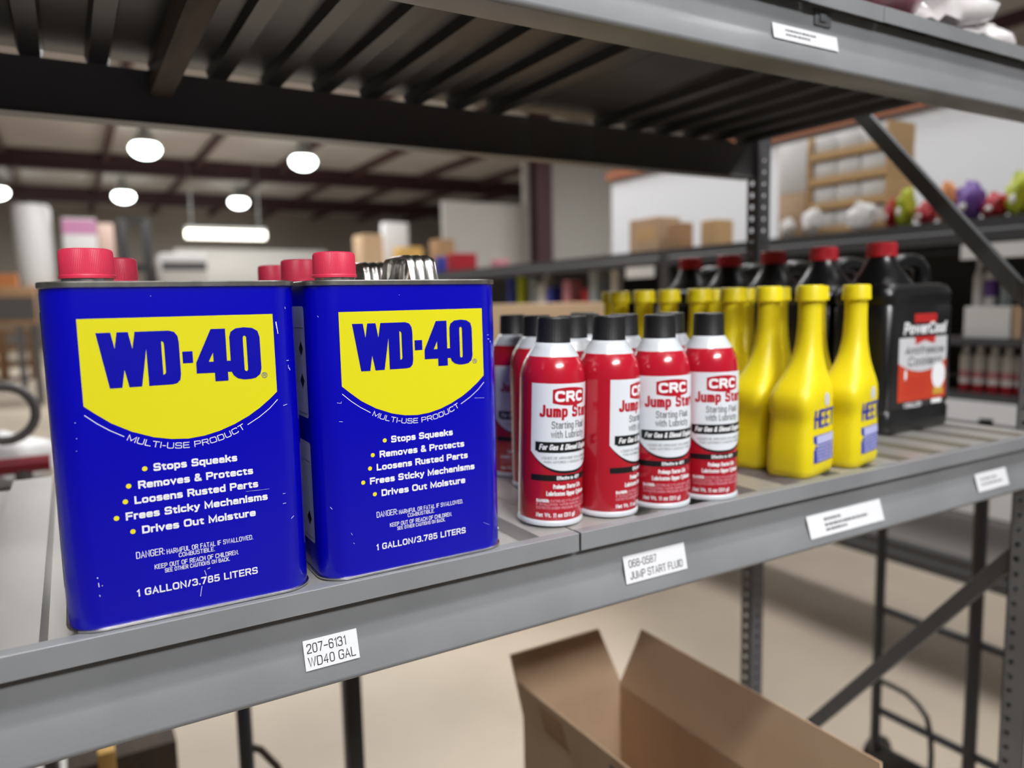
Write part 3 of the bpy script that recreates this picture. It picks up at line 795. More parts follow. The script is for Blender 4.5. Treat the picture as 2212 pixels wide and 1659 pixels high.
def place_spray(x, y, th, label, lean=0.0, group='red spray cans'):
    o = spray if first[0] else copy_tree(spray)
    first[0] = False
    phi = math.atan2(CAM.y - y, CAM.x - x)
    rz = phi + PI / 2 + R(th)
    o.location = (x, y, 0.0008 + 0.033 * math.sin(R(abs(lean))))
    # lean towards the right as seen from the front
    axis = -Vector((math.cos(phi), math.sin(phi), 0))
    q = Matrix.Rotation(-R(lean), 4, axis) if lean else Matrix.Identity(4)
    o.rotation_mode = 'QUATERNION'
    o.rotation_quaternion = (q @ Matrix.Rotation(rz, 4, 'Z')).to_quaternion()
    tag(o, label, 'can', group)
    return o
place_spray(0.4250, 0.0500, 33, 'first red spray can beside the blue tin, tilted slightly, label facing front', -1.9)
place_spray(0.4922, 0.0430, 74, 'second red spray can from the blue tin, label turned away to the right', -1.1)
place_spray(0.5600, 0.0365, 27, 'third red spray can from the blue tin, in front row', 0)
place_spray(0.6265, 0.0310, 30, 'fourth and last red spray can in front row, before the yellow bottles', 0)
place_spray(0.4985, 0.1115, 20, 'red spray can right behind the second one of the front row')
place_spray(0.4955, 0.1800, 95, 'red spray can third in its row, plain side showing, left of the first cap')
place_spray(0.5050, 0.2520, 24, 'farthest back red spray can, half hidden by the blue tin edge')
place_spray(0.5650, 0.1035, 40, 'red spray can right behind the third one of the front row')
place_spray(0.5650, 0.1750, 60, 'red spray can behind two others in the third row, nearly hidden')
place_spray(0.6315, 0.0985, 50, 'red spray can right behind the fourth one of the front row')
place_spray(0.6080, 0.2420, 35, 'red spray can in the back, only its cap top showing above the second cap')

# ================================================================== YELLOW BOTTLES
def sup(a, bb, e, n=40):
    pts = []
    for i in range(n):
        t_ = 2 * PI * i / n
        c_, s_ = math.cos(t_), math.sin(t_)
        pts.append((a * math.copysign(abs(c_) ** (2 / e), c_), bb * math.copysign(abs(s_) ** (2 / e), s_)))
    return pts
# z, centre x, half width, half depth, squareness, left pinch
HB = [(0.0004, 0.0, 0.0425, 0.0255, 4.4), (0.0030, 0.0, 0.0460, 0.0285, 4.4), (0.010, 0.0, 0.0475, 0.0297, 4.4), (0.040, 0.0005, 0.0468, 0.0295, 4.4), (0.060, 0.0020, 0.0445, 0.0286, 4.3), (0.074, 0.0022, 0.0442, 0.0283, 4.2),
      (0.082, 0.0005, 0.0462, 0.0290, 4.2), (0.096, 0.0005, 0.0464, 0.0290, 4.0), (0.104, 0.0020, 0.0445, 0.0282, 3.8), (0.113, 0.0055, 0.0395, 0.0258, 3.5), (0.122, 0.0095, 0.0340, 0.0232, 3.2), (0.134, 0.0135, 0.0283, 0.0202, 2.9), (0.146, 0.0160, 0.0240, 0.0186, 2.6),
      (0.160, 0.0176, 0.0208, 0.0175, 2.3), (0.175, 0.0186, 0.0186, 0.0168, 2.1), (0.190, 0.0190, 0.0174, 0.0164, 2.0), (0.205, 0.0192, 0.0167, 0.0162, 2.0), (0.2145, 0.0193, 0.0165, 0.0162, 2.0)]
HB = [(z, cx, a * (0.92 if z < 0.115 else max(0.85, 0.92 - (z - 0.115) * 2)), d * (1 if z < 0.115 else max(0.86, 1 - (z - 0.115) * 3)), e) for z, cx, a, d, e in HB]
def make_bottle():
    t = empty('additive_bottle')
    b = MB()
    b.loft([[(x + cx, y, z) for x, y in sup(a, d, e)] for z, cx, a, d, e in HB])
    b.build('body', M['yellow_plastic'], t, 60)
    b = MB()
    rf = lambda a, z, r: 0.00022 * math.cos(36 * a) if (0.2165 < z < 0.2300 and r > 0.0165) else 0
    b.lathe([(0.0160, 0.2138), (0.0178, 0.2139), (0.0180, 0.2160), (0.0177, 0.2172), (0.0174, 0.2305), (0.0165, 0.2330), (0.0138, 0.2338)], 144, (0.0193, 0, 0), True, rf)
    b.build('cap', M['yellow_plastic'], t, 30)
    def surf(lay):
        def f(x, z):
            x, z = x / 1000, z / 1000
            for (za, ca, aa, da, ea), (zb, cb, ab, db, eb) in zip(HB, HB[1:]):
                if za <= z <= zb:
                    k = (z - za) / (zb - za); break
            cx = ca + (cb - ca) * k; a = aa + (ab - aa) * k; d = da + (db - da) * k; e = ea + (eb - ea) * k
            u = min(abs((x - cx) / a), 0.995)
            return (x, -d * (1 - u ** e) ** (1 / e) - 0.0003 - 0.00012 * lay, z)
        return f
    b = MB()
    text(b, 'HEET', -24, 30, 60, 23, surf(0), 3.8, 0, 0.3, 0.8)
    b.build('blue_lettering', M['ink_blue'], t, 0)
    b = MB(); band(b, -26, 30, lambda s: 18, 52, surf(0), 24)
    b.build('blue_panel', M['ink_blue'], t, 60)
    b = MB(); band(b, -19, 30, 41, 51, surf(1), 24)
    rg = random.Random(5)
    for k in range(5):
        z = 37 - k * 4.2
        x = -20 + rg.uniform(0, 2)
        while x < 27:
            l = rg.uniform(3, 9); band(b, x, min(x + l, 29), z, z + 2.2, surf(1), 3); x += l + 1.2
    b.build('panel_print', M['ink_lilac'], t, 0)
    b = MB(); disc(b, 8, 94, 7.5, 8.5, surf(0), 20, 0.0)
    b.build('round_seal', M['jug_silver'], t, 0)
    return t
bottle = make_bottle()
bfirst = [True]
def place_bottle(x, y, rz, label):
    o = bottle if bfirst[0] else copy_tree(bottle)
    bfirst[0] = False
    o.location = (x, y, 0.0002); o.rotation_euler = (0, 0, R(rz))
    tag(o, label, 'bottle', 'yellow fuel additive bottles')
    return o
place_bottle(0.7975, 0.0420, 14, 'nearest yellow additive bottle at the shelf edge beside the red spray cans')
place_bottle(0.8920, 0.0440, 14, 'yellow additive bottle at the shelf edge right before the black jug')
place_bottle(0.7960, 0.1060, 12, 'yellow additive bottle directly behind the nearest yellow bottle')
place_bottle(0.7960, 0.1690, 12, 'yellow additive bottle third in the nearer row')
place_bottle(0.7930, 0.2310, 12, 'yellow additive bottle fourth in the nearer row')
place_bottle(0.7900, 0.2920, 12, 'yellow additive bottle fifth in the nearer row')
place_bottle(0.7950, 0.3550, 12, 'yellow additive bottle at the far end of the close packed nearer row')
place_bottle(0.8020, 0.4250, 12, 'dim yellow additive bottle far back, right one of the last two')
place_bottle(0.8420, 0.4985, 12, 'dim yellow additive bottle farthest back, left end of the yellow caps')
place_bottle(0.8920, 0.1080, 12, 'yellow additive bottle behind the one beside the black jug')
place_bottle(0.8920, 0.1720, 12, 'yellow additive bottle third in the farther row by the jugs')
place_bottle(0.8950, 0.2365, 12, 'yellow additive bottle fourth in the farther row by the jugs')
place_bottle(0.8920, 0.2990, 12, 'yellow additive bottle fifth in the farther row by the jugs')

# ================================================================== BLACK JUGS
def make_jug():
    t = empty('coolant_jug')
    b = MB()
    hx, hy = 0.092, 0.0525
    rg = []
    for z, g in ((0.0004, -0.006), (0.003, -0.0015), (0.010, 0), (0.034, 0), (0.0365, -0.0022), (0.041, -0.0022), (0.0435, 0), (0.198, 0), (0.201, -0.0015), (0.206, -0.0015), (0.209, 0), (0.222, -0.001), (0.232, -0.006), (0.236, -0.014)):
        rg.append([(x, y, z) for x, y in rrect(hx + g, hy + g, 0.020, 6)])
    b.loft(rg)
    # neck cone at the left end, and a hand grip bridging to the right end
    n = 28
    nk = []
    for z, cx, a, d, e in ((0.226, -0.030, 0.052, 0.044, 3.0), (0.238, -0.033, 0.045, 0.041, 2.6), (0.252, -0.034, 0.035, 0.034, 2.2), (0.266, -0.035, 0.026, 0.026, 2.0), (0.276, -0.035, 0.0215, 0.0215, 2.0), (0.284, -0.035, 0.0205, 0.0205, 2.0)):
        nk.append([(x + cx, y, z) for x, y in sup(a, d, e, n)])
    b.loft(nk)
    b.tube([(-0.016, 0, 0.260), (0.000, 0, 0.2685), (0.020, 0, 0.2735), (0.045, 0, 0.2735), (0.063, 0, 0.270), (0.074, 0, 0.260), (0.078, 0, 0.246), (0.076, 0, 0.228)], [0.012, 0.0125, 0.0125, 0.0125, 0.013, 0.0135, 0.014, 0.016], 14)
    b.build('body', M['jug_black'], t, 50)
    b = MB()
    rf = lambda a, z, r: 0.0003 * math.cos(40 * a) if (0.281 < z < 0.300 and r > 0.02) else 0
    b.lathe([(0.0215, 0.2790), (0.0235, 0.2792), (0.0235, 0.2812), (0.0230, 0.2820), (0.0228, 0.2995), (0.0215, 0.3015), (0.018, 0.3020)], 160, (-0.035, 0, 0), True, rf)
    b.build('cap', M['jug_cap'], t, 30)
    f = lambda lay: (lambda x, z: (x / 1000, -hy - 0.0004 - 0.00015 * lay, z / 1000))
    b = MB(); band(b, -62, 68, lambda s: 113 - 17 * (1 - (s / 66) ** 2), 151, f(0), 20); b.build('silver_panel', M['jug_silver'], t, 0)
    b = MB(); band(b, -62, 68, 50, lambda s: 113 - 17 * (1 - (s / 66) ** 2) - 0.4, f(0), 20); b.build('orange_panel', M['jug_orange'], t, 0)
    b = MB(); band(b, -24, 36, 174, 188, f(1), 8)
    outline(b, [[(-22, 152), (36, 152), (32, 139), (6, 146), (-18, 139)]], f(1)); b.build('ribbon', M['jug_red'], t, 0)
    b = MB(); text(b, 'PowerCool', -52, 62, 156, 19, f(2), 4.2, 0.15, 0.45, 0.7); b.build('brand_lettering', M['print_white'], t, 0)
    b = MB(); text(b, '1 GALLON', -46, 2, 40, 8.0, f(2), 1.6); b.build('volume_lettering', M['print_white'], t, 0)
    b = MB(); band(b, 30, 58, 42, 49, f(1), 4); b.build('white_patch', M['print_white'], t, 0)
    b = MB(); disc(b, 47, 88, 19, 22, f(2), 20); b.build('white_seal', M['print_white'], t, 0)
    b = MB(); disc(b, -43, 92, 3.2, 9, f(2), 12); b.build('white_drop', M['print_white'], t, 0)
    b = MB(); text(b, 'Antifreeze', -46, 58, 124, 13, f(2), 2.2, 0.1); text(b, 'Coolant', -38, 54, 106, 14, f(2), 2.4, 0.1); b.build('dark_lettering', M['ink_grey'], t, 0)
    b = MB(); band(b, 33, 61, 56, 67, f(3), 3); b.build('gold_patch', M['gold'], t, 0)
    b = MB()
    for k in range(4): band(b, -45, 15 - 6 * (k % 2), 84 - 7.5 * k, 85.6 - 7.5 * k, f(2), 3)
    b.build('text_lines', M['jug_red'], t, 0)
    return t
jug = make_jug()
JL = ['nearest black jug with red cap, its front label in full view', 'second black jug, red cap just left of the nearest jug', 'third black jug, middle one of the five red caps', 'fourth black jug from the front', 'fifth black jug, farthest back, darkest red cap']
for k in range(5):
    o = jug if k == 0 else copy_tree(jug)
    o.location = (1.186 - 0.001 * k, 0.174 + 0.1068 * k, 0.0002)
    tag(o, JL[k], 'jug', 'black coolant jugs')

# long flat carton lying at the back of the shelf
for k in range(3):
    t = empty('tall_carton', (2.10, 2.78, FLOOR + 0.4833 * k))
    b = MB(); b.box((-0.45, -0.18, 0.0005), (0.45, 0.18, 0.4825), 0.003); b.build('body', M['kraft_light'], t)
    b = MB(); b.box((-0.45, -0.03, 0.4826), (0.45, 0.03, 0.4829)); b.build('tape', M['kraft_tan'], t)
    tag(t, ['lowest', 'middle', 'topmost'][k] + ' pale carton of the stack standing beyond the red spray cans', 'carton', 'pale cartons stacked beyond the shelf')

# plastic wrapped bundle on the upper deck
def lump(name, c_, s_, material, seed, amp=0.25, sub=3, parent=None, freq=2.2, base=None):
    from mathutils import noise
    b = MB()
    bmesh.ops.create_icosphere(b.bm, subdivisions=sub, radius=1.0)
    for v in b.bm.verts:
        d = v.co.normalized()
        k = 1 + amp * noise.noise(d * freq + Vector((seed * 3.1, seed, 0))) + amp * 0.4 * noise.noise(d * freq * 3 + Vector((0, seed, seed)))
        v.co = Vector((d.x * s_[0], d.y * s_[1], d.z * s_[2])) * k + Vector(c_)
        if base is not None and v.co.z < base: v.co.z = base
    return b.build(name, material, parent, 60)
t = empty('wrapped_bundle', (1.10, 0.17, 0.556))
lump('body', (0, 0, 0.080), (0.155, 0.14, 0.095), M['film'], 3, 0.30, 4, t, base=0.0012)
lump('print_patch', (-0.105, -0.09, 0.058), (0.060, 0.045, 0.030), M['film_pink'], 5, 0.2, 3, t, base=0.0012)
lump('knot', (0.105, -0.09, 0.025), (0.075, 0.05, 0.032), M['film'], 8, 0.4, 3, t, base=0.0012)
tag(t, 'crumpled clear plastic bundle with pink print on the upper shelf deck', 'bundle')

# open carton below the shelf
def quad(b, p, q, r_, s_, th=0.004):
    p, q, r_, s_ = map(Vector, (p, q, r_, s_))
    n = (q - p).cross(s_ - p).normalized() * th
    b.add([p, q, r_, s_, p + n, q + n, r_ + n, s_ + n], [(0, 1, 2, 3), (7, 6, 5, 4), (0, 4, 5, 1), (1, 5, 6, 2), (2, 6, 7, 3), (3, 7, 4, 0)])
bx0, bx1, by0, by1, bz0, bz1 = 0.628, 0.836, -0.060, 0.452, -0.7985, -0.478
t = empty('open_carton', (0, 0, 0))
b = MB()
b.box((bx0, by1 - 0.004, bz0), (bx1, by1, bz1)); b.box((bx0, by0, bz0), (bx1, by0 + 0.004, bz1)); b.box((bx0, by0 + 0.004, bz0), (bx0 + 0.004, by1 - 0.004, bz1)); b.box((bx1 - 0.004, by0 + 0.004, bz0), (bx1, by1 - 0.004, bz1)); b.box((bx0 + 0.004, by0 + 0.004, bz0), (bx1 - 0.004, by1 - 0.004, bz0 + 0.004))
b.build('body', M['kraft'], t, 0)
b = MB(); quad(b, (bx0, by1, bz1), (bx1, by1, bz1), (0.788, by1 + 0.004, -0.362), (0.606, by1 + 0.004, -0.362)); b.build('flap', M['kraft'], t, 0)
b = MB(); quad(b, (bx1, by1 - 0.002, bz1), (bx1, by0, bz1), (bx1 + 0.028, by0 + 0.02, -0.370), (bx1 + 0.028, by1 - 0.030, -0.370)); b.build('flap', M['kraft'], t, 0)
b = MB(); quad(b, (bx0, by0, bz1), (bx0, by1 - 0.002, bz1), (bx0 - 0.012, by1 + 0.002, -0.410), (bx0 - 0.012, by0 + 0.02, -0.400)); o = b.build('flap', M['kraft'], t, 0)
fl = lambda u, v: (bx0 - 0.0049 - 0.012 * v, u, bz1 + 0.074 * v)
b2 = lambda u, v: Vector((bx0 - 0.012 * v + 0.0, u, bz1 + 0.072 * v)) + Vector((-0.0006, 0, 0))
for y0_, y1_ in ((0.165, 0.195), (0.31, 0.38)):
    b = MB(); b.add([b2(y0_, 0.15), b2(y1_, 0.15), b2(y1_ + 0.01, 0.8), b2(y0_ + 0.012, 0.8)], [(0, 1, 2, 3)])
    b.build('printed_mark', M['ink_grey' if y0_ < 0.2 else 'wood'], o, 0)
tag(t, 'open brown cardboard box with raised flaps below the shelf', 'box')

# ================================================================== THINGS BEYOND AND BELOW
# black tubular hand truck standing in the cross aisle
HX = 1.98
t = empty('hand_truck', (HX, 0.55, FLOOR))
def T(pts, r, name, material, parent, base, n=12):
    b = MB(); b.tube([(x - base[0], y - base[1], z - base[2]) for x, y, z in pts], r, n)
    return b.build(name, material, parent, 50)
BS = (HX, 0.55, FLOOR)
T([(HX, 0.690, FLOOR + 0.12), (HX, 0.690, -0.1)], 0.0135, 'upright', M['black_steel'], t, BS)
T([(HX, 0.424, FLOOR + 0.12), (HX, 0.424, -0.1)], 0.0165, 'upright', M['black_steel'], t, BS)
for z in (-0.687, -0.995, -0.12): T([(HX, 0.690, z), (HX, 0.26, z)], 0.011, 'rung', M['black_steel'], t, BS)
T([(HX, 0.690, -0.905), (HX, 0.64, -0.905), (HX, 0.60, -0.908), (HX, 0.565, -0.925), (HX, 0.54, -0.95), (HX, 0.528, -0.99), (HX, 0.523, -1.05), (HX, 0.523, FLOOR + 0.03)], 0.0075, 'guard_hoop', M['black_steel'], t, BS)
T([(HX, 0.26, FLOOR + 0.12), (HX, 0.26, -0.1)], 0.0135, 'upright', M['black_steel'], t, BS)
b = MB(); b.box((-0.22, -0.30, 0.001), (0.02, 0.16, 0.008)); b.box((0.005, -0.30, 0.008), (0.02, 0.16, 0.14)); b.build('toe_plate', M['black_steel'], t)
for yy in (-0.33, 0.19):
    b = MB(); b.lathe([(0.02, -0.018), (0.048, -0.018), (0.056, -0.010), (0.056, 0.010), (0.048, 0.018), (0.02, 0.018)], 28)
    o = b.build('wheel', M['black_steel'], t, 40, (0.09, yy, 0.057)); o.rotation_euler = (R(90), 0, 0)
tag(t, 'black tubular hand truck standing beyond the right shelf post', 'hand truck')

# dark tube cart frame and timber below the shelf at the left
t = empty('cart_frame', (0.4, 1.0, FLOOR))
BS = (0.4, 1.0, FLOOR)
b = MB(); b.box((0.0855, -0.0185, 0.0), (0.1225, 0.0185, 0.80), 0.002); b.build('leg', M['black_steel'], t)
T([(0.272, 1.0, FLOOR), (0.272, 1.0, -0.45)], 0.0155, 'leg', M['blue_black'], t, BS)
T([(0.20, 1.0, -0.46), (0.56, 1.0, -0.46)], 0.014, 'rail', M['black_steel'], t, BS)
T([(0.272, 1.0, -0.70), (0.30, 0.995, -0.715), (0.33, 0.99, -0.76), (0.36, 0.985, -0.85), (0.40, 0.98, -1.0), (0.48, 0.97, FLOOR + 0.02)], 0.008, 'hose', M['wood_brown'], t, BS, 8)
tag(t, 'dark steel cart frame with two legs and a brown hose under the shelf at left', 'cart')
b = MB(); b.box((0.002, 0.985, FLOOR), (0.032, 1.02, -0.62), 0.002)
tag(b.build('timber_post', M['wood_yellow']), 'short yellow timber post under the shelf at lower left', 'timber')
t = empty('brown_carton', (0.06, 1.34, FLOOR))
b = MB(); b.box((-0.12, -0.10, 0.0), (0.10, 0.10, 0.475), 0.003); b.build('body', M['wood_brown'], t)
b = MB(); b.box((-0.12, -0.03, 0.4751), (0.10, 0.03, 0.4756)); b.build('tape', M['kraft_tan'], t)
tag(t, 'closed brown carton on the floor under the shelf at lower left', 'carton')

# trolley behind the shelf at the left: red cross tube and a grey loop handle
t = empty('trolley', (-0.4, 1.5, FLOOR)); BS = (-0.4, 1.5, FLOOR)
T([(-0.95, 1.5, -0.138), (-0.045, 1.5, -0.138)], 0.020, 'cross_tube', M['red_paint'], t, BS)
lp = [(-0.9, 1.45, 0.055)]
for i in range(13):
    a = R(90 - i * 17); lp.append((-0.125 + 0.062 * math.cos(a), 1.45, -0.008 + 0.062 * math.sin(a)))
lp += [(-0.28, 1.47, -0.145)]
T(lp, 0.0105, 'loop_handle', M['grey_tube'], t, BS)
for x in (-0.10, -0.90): T([(x, 1.5, -0.14), (x, 1.5, FLOOR + 0.10)], 0.018, 'leg', M['grey_tube'], t, BS)
b = MB(); b.box((-0.56, -0.02, 0.99), (0.352, 0.42, 1.015), 0.004); b.build('deck', M['deck_steel'], t)
b = MB(); b.box((-0.56, -0.02, 0.15), (0.352, 0.42, 0.18), 0.004); b.build('lower_deck', M['deck_steel'], t)
for x in (-0.50, 0.30):
    for y in (0.02, 0.38):
        b = MB(); b.lathe([(0.02, -0.015), (0.055, -0.015), (0.06, 0), (0.055, 0.015), (0.02, 0.015)], 20)
        o = b.build('caster', M['black_steel'], t, 40, (x, y, 0.0605)); o.rotation_euler = (R(90), 0, 0)
tag(t, 'steel trolley with a red cross tube and grey loop handle behind the shelf at left', 'trolley')
o = lump('crumpled_bag', (-0.16, 1.72, -0.165), (0.13, 0.12, 0.07), M['white_wrap'], 4, 0.3, 3, base=-0.2345)
tag(o, 'crumpled white plastic bag lying on the trolley deck', 'bag')

# ------------------------------------------------------------------ shelving row along the cross aisle (faces -x)
RX = 2.66
row = empty('shelving_row', (RX + 0.3, 3.0, FLOOR))
RBv = Vector((RX + 0.3, 3.0, FLOOR))
def RU(mb, name, material, smooth=0, label=None):
    for v in mb.bm.verts: v.co -= RBv
    o = mb.build(name, material, row, smooth)
    if label: o['label'] = label
    return o
RL = (0.462, 0.058, -0.130, -0.72)
for z in RL:
    th = 0.080 if z in (0.462, -0.72) else 0.022
    for y0_, y1_ in ((-0.85, 2.33), (2.40, 5.9)):
        b = MB(); b.prism([(0.0, 0.0), (0.04, 0.0), (0.04, -th), (-0.006, -th), (-0.006, -th * 0.55), (0.0, -th * 0.45)], y0_, y1_, lambda u, v, tt: (RX + u, tt, z + v)); RU(b, 'front_beam', M['row_paint'])
        b = MB(); b.box((RX + 0.56, y0_, z - th), (RX + 0.60, y1_, z)); RU(b, 'rear_beam', M['row_paint'])
        b = MB(); b.box((RX + 0.04, y0_, z - 0.012), (RX + 0.56, y1_, z - 0.001)); RU(b, 'deck', M['row_deck'])
for y in (-0.89, 2.33, 5.93):
    for x in (RX, RX + 0.56):
        b = MB(); b.box((x, y, FLOOR), (x + 0.04, y + 0.07, 0.462 if y > 0 else 1.2)); RU(b, 'post', M['row_paint'])
for y0_, y1_ in ((-0.82, 2.33), (2.40, 5.93)):
    b = MB(); b.box((RX + 0.545, y0_, -0.128), (RX + 0.555, y1_, 0.380)); RU(b, 'added_dark_backing', M['row_paint'])  # added sheet that hides the bright wall and darkens the gaps
tag(row, 'long dark grey shelving row along the cross aisle in the blurred background', 'shelving')

def crate(name, x0, x1, y0, y1, z0, z1, material, label, cat, group=None, tape=None):
    t = empty(name, ((x0 + x1) / 2, (y0 + y1) / 2, z0))
    hx, hy, h = (x1 - x0) / 2, (y1 - y0) / 2, z1 - z0
    b = MB(); b.box((-hx, -hy, 0.0005), (hx, hy, h), 0.003, seg=1); b.build('body', material, t, 30)
    if tape is not None:
        b = MB(); b.box((-hx - 0.0006, -hy * 0.9, h * 0.35), (-hx - 0.0001, hy * 0.5, h * 0.75)); b.build('label', tape, t, 0)
    return tag(t, label, cat, group)
Z = 0.462
crate('carton', 2.70, 2.86, 2.46, 2.69, Z, 0.640, M['kraft'], 'large brown carton at the left end before the white wall', 'carton', None, M['kraft_tan'])
crate('carton', 2.71, 2.80, 2.30, 2.40, Z, 0.595, M['wood'], 'dull greyish brown carton between the tan cartons before the white wall', 'carton')
crate('carton', 2.71, 2.83, 2.06, 2.16, Z, 0.586, M['kraft_tan'], 'warm tan carton nearest the rear shelf post', 'carton')
# stacked trays of white packs: tray boards and three packs a layer
for k in range(4):
    z0 = Z + 0.0 + k * 0.101
    t = empty('packed_tray', (2.885, 1.375, z0))
    b = MB(); b.box((-0.16, -0.18, 0.0005), (0.0, 0.18, 0.030), 0.002, seg=1)
    b.box((-0.16, -0.18, 0.0265), (0.0, -0.168, 0.1005)); b.box((-0.16, 0.168, 0.0265), (0.0, 0.18, 0.1005))
    b.build('tray', M['kraft_tan'], t, 0)
    for j in range(3):
        b = MB(); b.box((-0.152, -0.162 + j * 0.109, 0.031), (-0.01, -0.162 + j * 0.109 + 0.104, 0.096), 0.006); b.build('pack', M['white_wrap'], t, 40)
    tag(t, ['lowest', 'second lowest', 'second highest', 'topmost'][k] + ' tan tray of white packs in the stack behind the diagonal brace', 'tray', 'stacked trays of white packs')
t = empty('upright_board', (2.75, 1.640, Z))
b = MB(); b.box((-0.02, -0.07, 0.0005), (0.10, 0.07, 0.19), 0.002); b.build('carton', M['kraft'], t)
b = MB(); b.box((-0.02, -0.07, 0.191), (0.02, 0.07, 0.40), 0.002); b.build('panel', M['white_wrap'], t)
tag(t, 'upright white panel on a brown carton beside the rear shelf post', 'panel')
for (ya, yb, zt, lab) in ((1.585, 1.675, 0.55, 'small white bag under the upright white panel'), (1.45, 1.565, 0.575, 'small white bag at the left foot of the tray stack'), (1.20, 1.36, 0.57, 'small white bag at the right foot of the tray stack')):
    o = lump('small_bag', (2.695, (ya + yb) / 2, (Z + zt) / 2), (0.014, (yb - ya) * 0.4, (zt - Z) * 0.42), M['white_wrap'], ya * 5, 0.42, 3, base=Z + 0.0005)
    tag(o, lab, 'bag', 'small white bags on the back shelf')
# bright soft packs
for (nm, mt, ya, yb, za, zb, lab) in (
    ('soft_pack', 'red_cloth', 1.150, 1.185, Z, 0.57, 'small red pack left of the lime packs on the back shelf'),
    ('soft_pack', 'lime', 1.090, 1.145, Z, 0.61, 'yellow lime pack left of the diagonal brace on the back shelf'),
    ('soft_pack', 'red_cloth', 1.01, 1.07, Z, 0.545, 'dark red pack just left of the diagonal brace'),
    ('soft_pack', 'orange', 0.94, 0.99, Z, 0.608, 'orange pack just right of the diagonal brace'),
    ('soft_pack', 'purple', 0.845, 0.93, Z, 0.592, 'purple pack on the back shelf right of the brace'),
    ('soft_pack', 'red_cloth', 0.765, 0.84, Z, 0.545, 'red pack between the purple and the lime pack'),
    ('soft_pack', 'lime', 0.695, 0.765, Z, 0.606, 'tall lime green pack at the right edge on the back shelf'),
    ('soft_pack', 'red_cloth', 0.62, 0.69, Z, 0.55, 'red pack at the far right edge on the back shelf')):
    t = empty(nm, (2.72, (ya + yb) / 2, za))
    h = zb - za
    lump('body', (0, 0, h * 0.45), (0.042, (yb - ya) * 0.50, h * 0.52), M[mt], ya * 9, 0.40, 3, t, 2.6, base=0.0006)
    lump('tag', (-0.046, 0.0, h * 0.35), (0.006, (yb - ya) * 0.15, h * 0.11), M['white_wrap'], 2, 0.2, 2, t, base=0.0006)
    tag(t, lab, 'pack', 'bright soft packs on the back shelf')
# front faces of the nearer shelves: cartons, bottles, cans
crate('white_carton', 2.70, 2.95, 0.73, 0.88, 0.058, 0.166, M['white_wrap'], 'white carton on the back shelf beside the nearest jug', 'carton')
crate('carton', 2.70, 2.95, 0.60, 0.722, 0.058, 0.168, M['kraft'], 'brown carton right of the white carton on the back shelf', 'carton')
b = MB(); b.box((RX - 0.012, 0.60, 0.327), (RX - 0.004, 0.872, 0.376)); RU(b, 'shelf_sign', M['white_wrap'])
b = MB(); b.box((RX - 0.004, 0.62, 0.376), (RX + 0.002, 0.64, 0.384)); b.box((RX - 0.004, 0.83, 0.376), (RX + 0.002, 0.85, 0.384)); RU(b, 'sign_hook', M['rack_dark'])
for i, (y, mt, h, lab) in enumerate(((0.865, 'white_wrap', 0.16, 'white bottle at left on the white carton of the back shelf'), (0.825, 'purple', 0.165, 'purple and white bottle on the white carton of the back shelf'), (0.775, 'pale_blue', 0.12, 'short pale bottle right of the purple one'))):
    t = empty('small_bottle', (2.76, y, 0.1662 if True else 0))
    b = MB(); b.lathe([(0.017, 0.0005), (0.018, 0.003), (0.018, h * 0.62), (0.012, h * 0.78), (0.008, h * 0.82)], 20); b.build('body', M[mt if mt != 'purple' else 'white_wrap'], t, 50)
    b = MB(); b.lathe([(0.009, h * 0.82), (0.009, h), (0.006, h + 0.002)], 16); b.build('cap', M[mt], t, 50)
    if mt == 'purple':
        b = MB(); b.lathe([(0.0183, h * 0.2), (0.0183, h * 0.55)], 20, cap=False); b.build('label', M['purple'], t, 50)
    tag(t, lab, 'bottle')
sp0 = None
def small_can(y, x=2.72):
    global sp0
    if sp0 is None:
        t = empty('small_can')
        b = MB(); b.lathe([(0.019, 0.0005), (0.0195, 0.002), (0.0195, 0.030)], 24, cap=True); b.build('base_band', M['red_cloth'], t, 50)
        b = MB(); b.lathe([(0.0195, 0.0302), (0.0195, 0.122), (0.0150, 0.136), (0.011, 0.140)], 24); b.build('body', M['white_wrap'], t, 50)
        b = MB(); b.lathe([(0.0197, 0.050), (0.0197, 0.075)], 24, cap=False); b.build('print', M['pink_pack'], t, 50)
        b = MB(); b.lathe([(0.0112, 0.1402), (0.0112, 0.158), (0.009, 0.160)], 20); b.build('cap', M['white_wrap'], t, 50)
        sp0 = t; o = t
    else: o = copy_tree(sp0)
    o.location = (x, y, -0.130)
    return o
ys = (0.875, 0.828, 0.780, 0.735, 0.690)
for i, y in enumerate(ys):
    o = small_can(y)
    tag(o, ['leftmost', 'second from left', 'middle', 'fourth from left', 'rightmost'][i] + ' white can with red base in the blurred row right of the jug', 'can', 'white and red cans on the back shelf')
t = empty('blue_can', (2.72, 0.640, -0.130))
b = MB(); b.lathe([(0.019, 0.0005), (0.0195, 0.002), (0.0195, 0.13), (0.012, 0.142)], 24); b.build('body', M['blue_pack'], t, 50)
b = MB(); b.lathe([(0.0115, 0.1422), (0.0115, 0.162), (0.009, 0.164)], 20); b.build('cap', M['white_wrap'], t, 50)
tag(t, 'blue spray can at the right picture edge beside the white and red cans', 'can')
